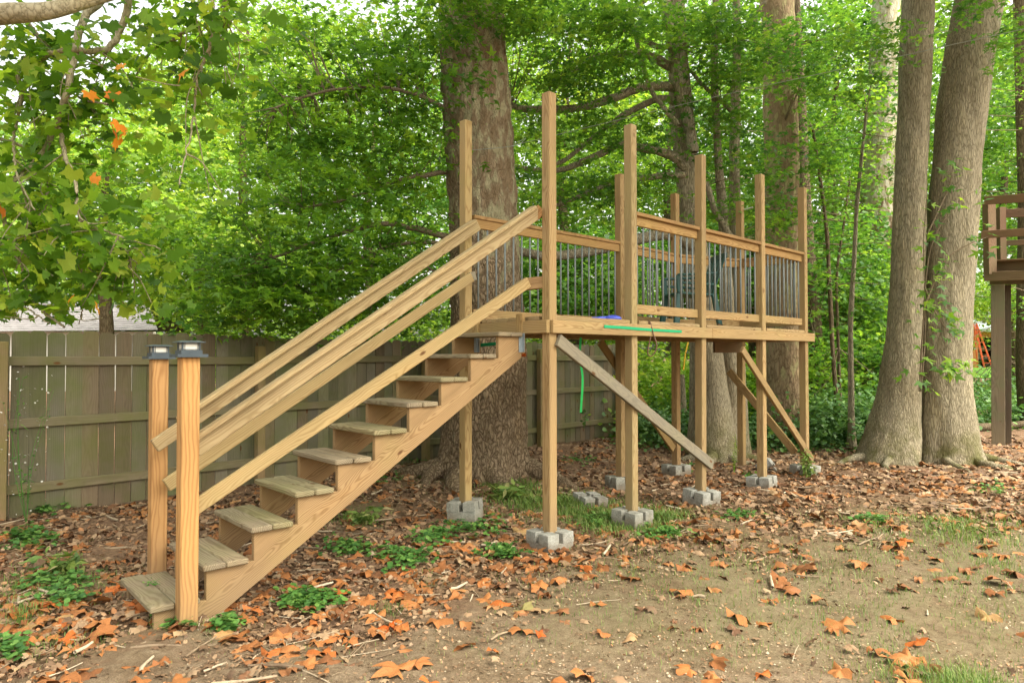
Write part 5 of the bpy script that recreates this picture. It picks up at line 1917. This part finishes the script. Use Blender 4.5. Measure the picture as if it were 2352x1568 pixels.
# grass blades
xx, yy = scatter(150000, 2.8, 13)
_px, _py = [], []
for a_, b_, c_, d_, w in GRASS:
    k_ = int(5200 * w * (c_ / 150.0) * (1.0 if w > .45 else .35))
    for u_, v_ in r_.normal(0, .5, (k_, 2)):
        q0 = gp(a_ + u_ * c_, max(b_ + v_ * d_, 1010))
        _px.append(q0.x); _py.append(q0.y)
npatch = len(_px)
xx = np.concatenate([xx, _px]); yy = np.concatenate([yy, _py])
ga = grass_amt(xx, yy)
cl = np.array([mnoise.noise(Vector((x * 3, y * 3, 1.7))) for x, y in zip(xx, yy)])
keep = (r_.uniform(0, 1, len(xx)) < ga * np.clip(.6 + 1.3 * cl, 0.02, 1.3) + .012) & infront_of_fence(xx, yy)
xx, yy, ga = xx[keep], yy[keep], ga[keep]
n = len(xx)
pos = np.stack([xx, yy, gh(xx, yy)], 1)
az = r_.uniform(0, 6.28, n)
lean = r_.uniform(.2, 1.3, n)
H_ = r_.uniform(.03, .085, n) * (.35 + 1.05 * ga)
dx = np.stack([np.cos(az), np.sin(az), np.zeros(n)], 1); sd_ = np.stack([-np.sin(az), np.cos(az), np.zeros(n)], 1)
w_ = (.0014 + .0016 * ga)[:, None] * np.clip(yy / 5, .8, 2)[:, None]
up_ = np.array([0, 0, 1.0])
v0 = pos - sd_ * w_; v1 = pos + sd_ * w_
mid_ = pos + up_ * (H_ * .65)[:, None] + dx * (H_ * lean * .25)[:, None]
v2 = mid_ + sd_ * w_ * .8; v3 = mid_ - sd_ * w_ * .8
v4 = pos + up_ * (H_ * .95)[:, None] + dx * (H_ * lean * .8)[:, None]
V = np.stack([v0, v1, v2, v3, v4], 1).reshape(-1, 3)
b = np.arange(n)[:, None] * 5
fl = np.concatenate([b + np.array([0, 1, 2, 3]), b + np.array([3, 2, 4])], 1).ravel()
lt = np.tile([4, 3], n)
tint = np.clip(r_.uniform(0, .9, n) + (ga < .2) * .15, 0, 1)
o = link('grass', numpy_mesh('grass', V, fl, lt, np.repeat(tint, 2)), None, M['grass'])
tag(o, 'thin green grass growing in patches on the yard', 'grass', kind='stuff')
# clover / violet patches
CL = [(925, 1285, 75, 26, 1), (1000, 1240, 60, 20, .7), (715, 1380, 70, 20, .9), (690, 1395, 50, 16, .6), (130, 1340, 100, 30, .9), (60, 1250, 80, 30, .6), (150, 1380, 60, 20, .6), (1085, 1215, 90, 25, .9), (1150, 1275, 60, 18, .8), (800, 1265, 60, 20, .7), (395, 1435, 40, 14, .8),
      (520, 1445, 30, 12, .5), (20, 1500, 60, 20, .4), (870, 1100, 70, 22, .7), (1370, 1200, 70, 22, .5), (1530, 1230, 60, 16, .5), (1080, 1060, 60, 14, .6), (930, 1060, 50, 12, .5), (1700, 1190, 50, 12, .35), (1330, 1060, 40, 10, .5), (2280, 1130, 60, 14, .4), (1850, 1020, 60, 10, .8), (1980, 1030, 60, 8, .5), (160, 1160, 50, 10, .8), (95, 1175, 40, 12, .6), (60, 1230, 60, 20, .5), (750, 1150, 40, 14, .4), (1440, 1010, 60, 20, .5), (1600, 1080, 40, 10, .4), (2000, 1200, 40, 8, .3)]
P_ = []
for (a_, b_, c_, d_, w) in CL:
    for _ in range(int(90 * w * (1.3 if b_ > 1150 else .9))):
        g_ = r_.normal(0, .45, 2)
        q0 = gp(a_ + g_[0] * c_, b_ + g_[1] * d_)
        h0 = r_.uniform(.02, .07)
        k0 = 3
        for j in range(k0):
            an = r_.uniform(0, 6.28)
            P_.append((q0.x + math.cos(an) * .018, q0.y + math.sin(an) * .018, q0.z + h0 + r_.normal(0, .006)))
pos = np.array(P_)
n = len(pos)
DISC = np.array([(0, .5), (0, -.05), (-.45, .2), (-.5, .6), (-.25, .95), (0, .85), (.25, .95), (.5, .6), (.45, .2), (0, -.05)])
o = link('clover', leaves_mesh('clover', pos, r_.uniform(.026, .046, n), DISC, tilt=.28, curl=.1, r=r_), None, M['clover'])
tag(o, 'low round-leaved green ground plants in patches among the fallen leaves', 'clover', kind='stuff')

# fallen sycamore leaves: individuals
LAND = [('the near lantern post', -1.9, 4.12), ('the far lantern post', -2.4, 4.77), ('the fence end post', -4.55, 6.25), ('the second fence post', -3.0, 8.0), ('the stair middle', -.9, 5.05),
        ('the big trunk', -.4, 8.6), ('the nearest tall post', .31, 5.82), ('the stair-side rear post', -.45, 6.75), ('the second front post', 1.13, 6.62), ('the third front post', 2.0, 7.49),
        ('the fourth front post', 3.02, 8.47), ('the end front post', 3.89, 9.33), ('the second rear post', 1.3, 8.43), ('the third rear post', 2.2, 9.45), ('the left twin trunk', 5.7, 10.1), ('the right twin trunk', 6.8, 10.1),
        ('the loose block', .85, 7.4), ('the playhouse leg', 8.9, 12.2), ('the bottom middle', 0.0, 3.4), ('the lower right corner', 2.5, 3.4), ('the lower left corner', -2.5, 3.5),
        ('the red-orange leaf pair', gp(893, 1447).x, gp(893, 1447).y), ('the dull yellow leaf', gp(1200, 1410).x, gp(1200, 1410).y), ('the bare patch centre', 2.2, 4.6), ('the thin grass patch at right', 4.6, 6.2)]
dry = [syc_leaf_mesh(100 + s_, (.55 + .22 * (s_ % 4)), True) for s_ in range(16)]
for me in dry: me.materials.append(M['fallen'])
red = syc_leaf_mesh(140, 1.2, True); red.materials.append(M['fallen_red'])
yel = syc_leaf_mesh(150, .5, True); yel.materials.append(M['fallen_yellow'])
hand = [(893, 1447, .10, 'r'), (905, 1436, .06, 'r'), (1205, 1262, .14, 0), (1165, 1245, .12, 0), (1190, 1225, .13, 1), (1215, 1240, .12, 2), (1835, 1315, .11, 0), (1790, 1345, .12, 1), (2085, 1520, .11, 2), (2110, 1480, .11, 3), (2055, 1525, .10, 4), (2135, 1535, .09, 5),
        (95, 1392, .12, 1), (40, 1425, .12, 2), (80, 1410, .10, 3), (130, 1385, .09, 4), (850, 1322, .11, 5), (870, 1350, .09, 6), (1240, 1355, .09, 0), (1103, 1110, .16, 7), (1195, 820, .0, 0), (960, 1352, .10, 3), (1030, 1330, .11, 'd'), (620, 1465, .09, 1), (340, 1470, .09, 2), (205, 1555, .11, 3),
        (1200, 1410, .11, 'y'), (570, 1475, .09, 5), (2150, 1290, .10, 1), (2075, 1290, .09, 2), (2215, 1315, .10, 3), (2300, 1340, .11, 4), (2160, 1335, .09, 5), (1700, 1140, .10, 6), (1430, 1120, .13, 7), (1345, 1100, .06, 8), (1355, 1325, .08, 0), (1590, 1310, .08, 1), (1720, 1225, .08, 2), (1600, 1450, .07, 3), (1640, 1525, .08, 4),
        (1520, 1190, .10, 5), (1245, 1165, .10, 6), (1270, 1195, .08, 7), (1000, 1180, .09, 8), (300, 1390, .11, 1), (270, 1365, .12, 2), (330, 1400, .10, 3), (240, 1330, .11, 4), (120, 1430, .10, 5), (1550, 1160, .09, 6), (1500, 1215, .1, 7), (1650, 1300, .07, 8), (1345, 1560, .10, 0), (1240, 1460, .06, 'r'), (1380, 1460, .07, 1), (1130, 1500, .05, 2), (800, 1480, .08, 3), (700, 1530, .08, 4), (1760, 1440, .08, 1), (1850, 1280, .07, 5)]
FL = []
for (x, y, s_, v_) in hand:
    if s_ <= 0: continue
    q0 = gp(x, y)
    FL.append((q0.x, q0.y, s_, v_))
xx, yy = scatter(3300, 2.9, 12.5, .82)
la = litter_amt(xx, yy)
pr = .13 + .75 * la
# photo: denser by the twin trunks and by the fence
keep = (r_.uniform(0, 1, len(xx)) < pr) & infront_of_fence(xx, yy)
for x, y in zip(xx[keep], yy[keep]):
    l_ = float(litter_amt(x, y))
    s_ = r_.uniform(.035, .08) if l_ < .6 and r_.uniform() < .5 else r_.uniform(.06, .115)
    FL.append((x, y, s_, int(r_.integers(0, 16))))
nh = sum(1 for h_ in hand if h_[2] > 0)
vis = np.array([f[2] / f[1] * (1 if abs(f[0]) < .76 * f[1] and f[1] > 3.35 else 0) for f in FL])
vis[:nh] += 10
order = np.argsort(-vis)
solo = set(order[:300].tolist())
SHADE = {'r': 'vivid red-orange', 'y': 'dull yellow', 'd': 'brown curled'}
rv, rf, rt, nvv = [], [], [], 0
SOLO = {}
for i, (x, y, s_, v_) in enumerate(FL):
    me = red if v_ == 'r' else yel if v_ == 'y' else dry[v_ if isinstance(v_, int) else 4]
    rx, ry = r_.normal(0, .22), r_.normal(0, .22)
    big_ = s_ > .095
    mw = Matrix.Translation((x, y, ghf(x, y) + .012 + s_ * .12)) @ Matrix.Rotation(r_.uniform(0, 6.28), 4, 'Z') @ Matrix.Rotation(rx, 4, 'X') @ Matrix.Rotation(ry, 4, 'Y') @ Matrix.Diagonal((s_ * 1.15, s_ * 1.15, s_ * 1.15, 1))
    if i in solo:
        o = link('fallen_leaf', me, mw)
        shade = SHADE.get(v_, 'orange-brown') if not isinstance(v_, int) else 'orange-brown'
        szw = 'large' if big_ else 'small' if s_ < .06 else 'medium-sized'
        ln_, lx_, ly_ = min(LAND, key=lambda q: (q[1] - x) ** 2 + (q[2] - y) ** 2)
        dx_, dy_ = x - lx_, y - ly_
        dist = max(1, int(round(math.hypot(dx_, dy_) * 10))) * 10
        wd = ('right of' if dx_ > 0 else 'left of') if abs(dx_) > 2 * abs(dy_) else ('behind' if dy_ > 0 else 'in front of') if abs(dy_) > 2 * abs(dx_) else (('behind' if dy_ > 0 else 'in front') + (' right of' if dx_ > 0 else ' left of'))
        SOLO.setdefault((szw, shade, wd, ln_), []).append((math.hypot(dx_, dy_), o))
    else:
        co = np.array([tuple(mw @ v.co) for v in me.vertices])
        rv.append(co)
        for f in me.polygons:
            rf.append([q_ + nvv for q_ in f.vertices]); rt.append((i * .618) % 1)
        nvv += len(co)
ORD = ['nearest', 'second nearest', 'third nearest', 'fourth nearest', 'fifth nearest', 'sixth nearest', 'seventh nearest', 'eighth nearest', 'ninth nearest', 'tenth nearest', 'eleventh nearest', 'twelfth nearest']
for (szw, shade, wd, ln_), lst in SOLO.items():
    lst.sort(key=lambda q: q[0])
    for j, (d_, o) in enumerate(lst):
        if len(lst) == 1:
            lab = 'only %s %s leaf lying %s %s' % (szw, shade, wd, ln_)
        elif j < len(ORD):
            lab = '%s %s leaf, %s lying %s %s' % (szw, shade, ORD[j], wd, ln_)
        else:
            lab = '%s %s leaf, number %d lying %s %s' % (szw, shade, j + 1, wd, ln_)
        tag(o, lab.replace('medium-sized', 'mid-sized'), 'leaf', 'single fallen leaves on the yard')
V = np.concatenate(rv)
fl = np.array([q_ for f in rf for q_ in f]); lt = np.array([len(f) for f in rf])
o = link('fallen_leaves', numpy_mesh('fl', V, fl, lt, np.array(rt), True), None, M['fallen_many'])
tag(o, 'scattered smaller orange-brown fallen leaves across the yard', 'fallen leaves', kind='stuff')
# curled leaf clump caught on the hanger
c_ = at(1197, 817, 6.0)
bm = bmesh.new()
for k_ in range(5):
    me = dry[k_]
    b0 = len(bm.verts)
    tmp = bmesh.new(); tmp.from_mesh(me)
    mw = Matrix.Translation((c_.x + random.uniform(-.03, .03), c_.y + random.uniform(-.02, .02), c_.z - .005 + k_ * .003)) @ Matrix.Rotation(random.uniform(0, 6.28), 4, 'Z') @ Matrix.Rotation(random.uniform(-.5, .5), 4, 'X') @ Matrix.Diagonal((.05, .05, -.06, 1))
    mp = {}
    for v in tmp.verts: mp[v.index] = bm.verts.new(mw @ v.co)
    for f in tmp.faces: bm.faces.new([mp[v.index] for v in f.verts])
    tmp.free()
me = bpy.data.meshes.new('clump'); bm.to_mesh(me); bm.free()
tag(link('leaf_clump', me, None, M['fallen_red']), 'curled rust-orange dead leaves caught under the top of the stair stringer', 'leaf')
me = dry[3]
q0 = P1 + DR * 3.1 + DL * .25
for k_ in range(2):
    q1 = q0 + DR * (.22 * k_)
    o = link('fallen_leaf', me, Matrix.Translation((q1.x, q1.y, 2.02)) @ Matrix.Rotation(k_ * 2.1, 4, 'Z') @ Matrix.Rotation(.5, 4, 'X') @ Matrix.Diagonal((.10, .10, .10, 1)))
    tag(o, ('left' if k_ == 0 else 'right') + ' one of two dry orange leaves lying on the platform boards', 'leaf', 'dry leaves on the platform boards')

# ---------------------------------------------------------------- weeds
def weed(name, label, base, height, nst, nleaf, lsize, mt, spread=.12, templ=LONG, flowers=False, seed=1, hang=.3):
    rs = np.random.default_rng(seed)
    t_ = thing(name, label, 'weed', base)
    ts = TubeSet(); A_ = []
    for s_ in range(nst):
        e = Vector(base) + Vector((rs.normal(0, spread), rs.normal(0, spread * .6), height * rs.uniform(.6, 1.0)))
        m_ = (Vector(base) + e) / 2 + Vector((rs.normal(0, spread * .4), 0, 0))
        p = catmull([base, m_, e], 14)
        ts.add(p, np.linspace(.004, .0015, len(p)), 4)
        A_.append(p[3:])
    link('stem', ts.mesh('stem'), None, M[mt], t_)
    A_ = np.concatenate(A_)
    k = rs.integers(0, len(A_), nleaf)
    p = A_[k] + rs.normal(0, .02, (nleaf, 3))
    link('leaves', leaves_mesh('wl', p, rs.uniform(.6, 1.2, nleaf) * lsize, templ, tilt=.5, hang=hang, curl=.3, r=rs), None, M[mt], t_)
    if flowers:
        k = rs.integers(len(A_) // 3, len(A_), 70)
        p = A_[k] + rs.normal(0, .07, (70, 3))
        link('flowers', leaves_mesh('wf', p, rs.uniform(.012, .02, 70), DISC, tilt=1, r=rs), None, M['clutter_c'], t_)
    return t_


weed('tall_weed', 'tall spindly flowering weed growing in front of the fence at left', tuple(gp(60, 1205)), 1.35, 6, 120, .05, 'clover', .16, LONG, True, 5)
weed('weed', 'yellow-green weed stalk in front of the multi-stemmed maple', tuple(gp(1686, 1090)), .62, 3, 90, .035, 'leaf_far', .03, LONG, False, 6)
vb = Vector((FRONT[4].x - .08, FRONT[4].y - .28, .1))
weed('hanging_weed', 'bright green narrow-leaved weed in front of the far right post foot', tuple(vb), .40, 5, 110, .10, 'grass', .04, LONG, False, 7, 1.5)
weed('seedling', 'small green sprigs growing up beside the fourth front post', tuple(gp(1738, 1112)), .22, 4, 30, .05, 'clover', .07, SIMPLE, False, 8)
weed('seedling', 'small leafy plant against the fence under the platform', tuple(at(1341, 985, 10.9)), .35, 3, 26, .05, 'ivy', .04, SIMPLE, False, 9)
weed('seedling', 'little green sprout lying on the lowest stair tread', tuple(sp(.13, .42, Z1 + .002)), .03, 4, 26, .025, 'clover', .04, LONG, False, 10)
weed('grass_tuft', 'long grass tuft beside the big trunk foot', tuple(gp(1170, 1150)), .22, 26, 80, .14, 'grass', .16, LONG, False, 11)
weed('grass_tuft', 'dark green grass tuft right of the lower stair stringer', tuple(gp(835, 1205)), .16, 20, 60, .12, 'grass', .10, LONG, False, 12)
weed('grass_tuft', 'grass tuft in the clover left of the stairs', tuple(gp(140, 1315)), .16, 20, 60, .12, 'grass', .10, LONG, False, 13)
print('objects', len(bpy.data.objects), 'tris', sum(sum(len(p.vertices) - 2 for p in o.data.polygons) for o in bpy.data.objects if o.type == 'MESH' and len(o.data.polygons) > 20000))
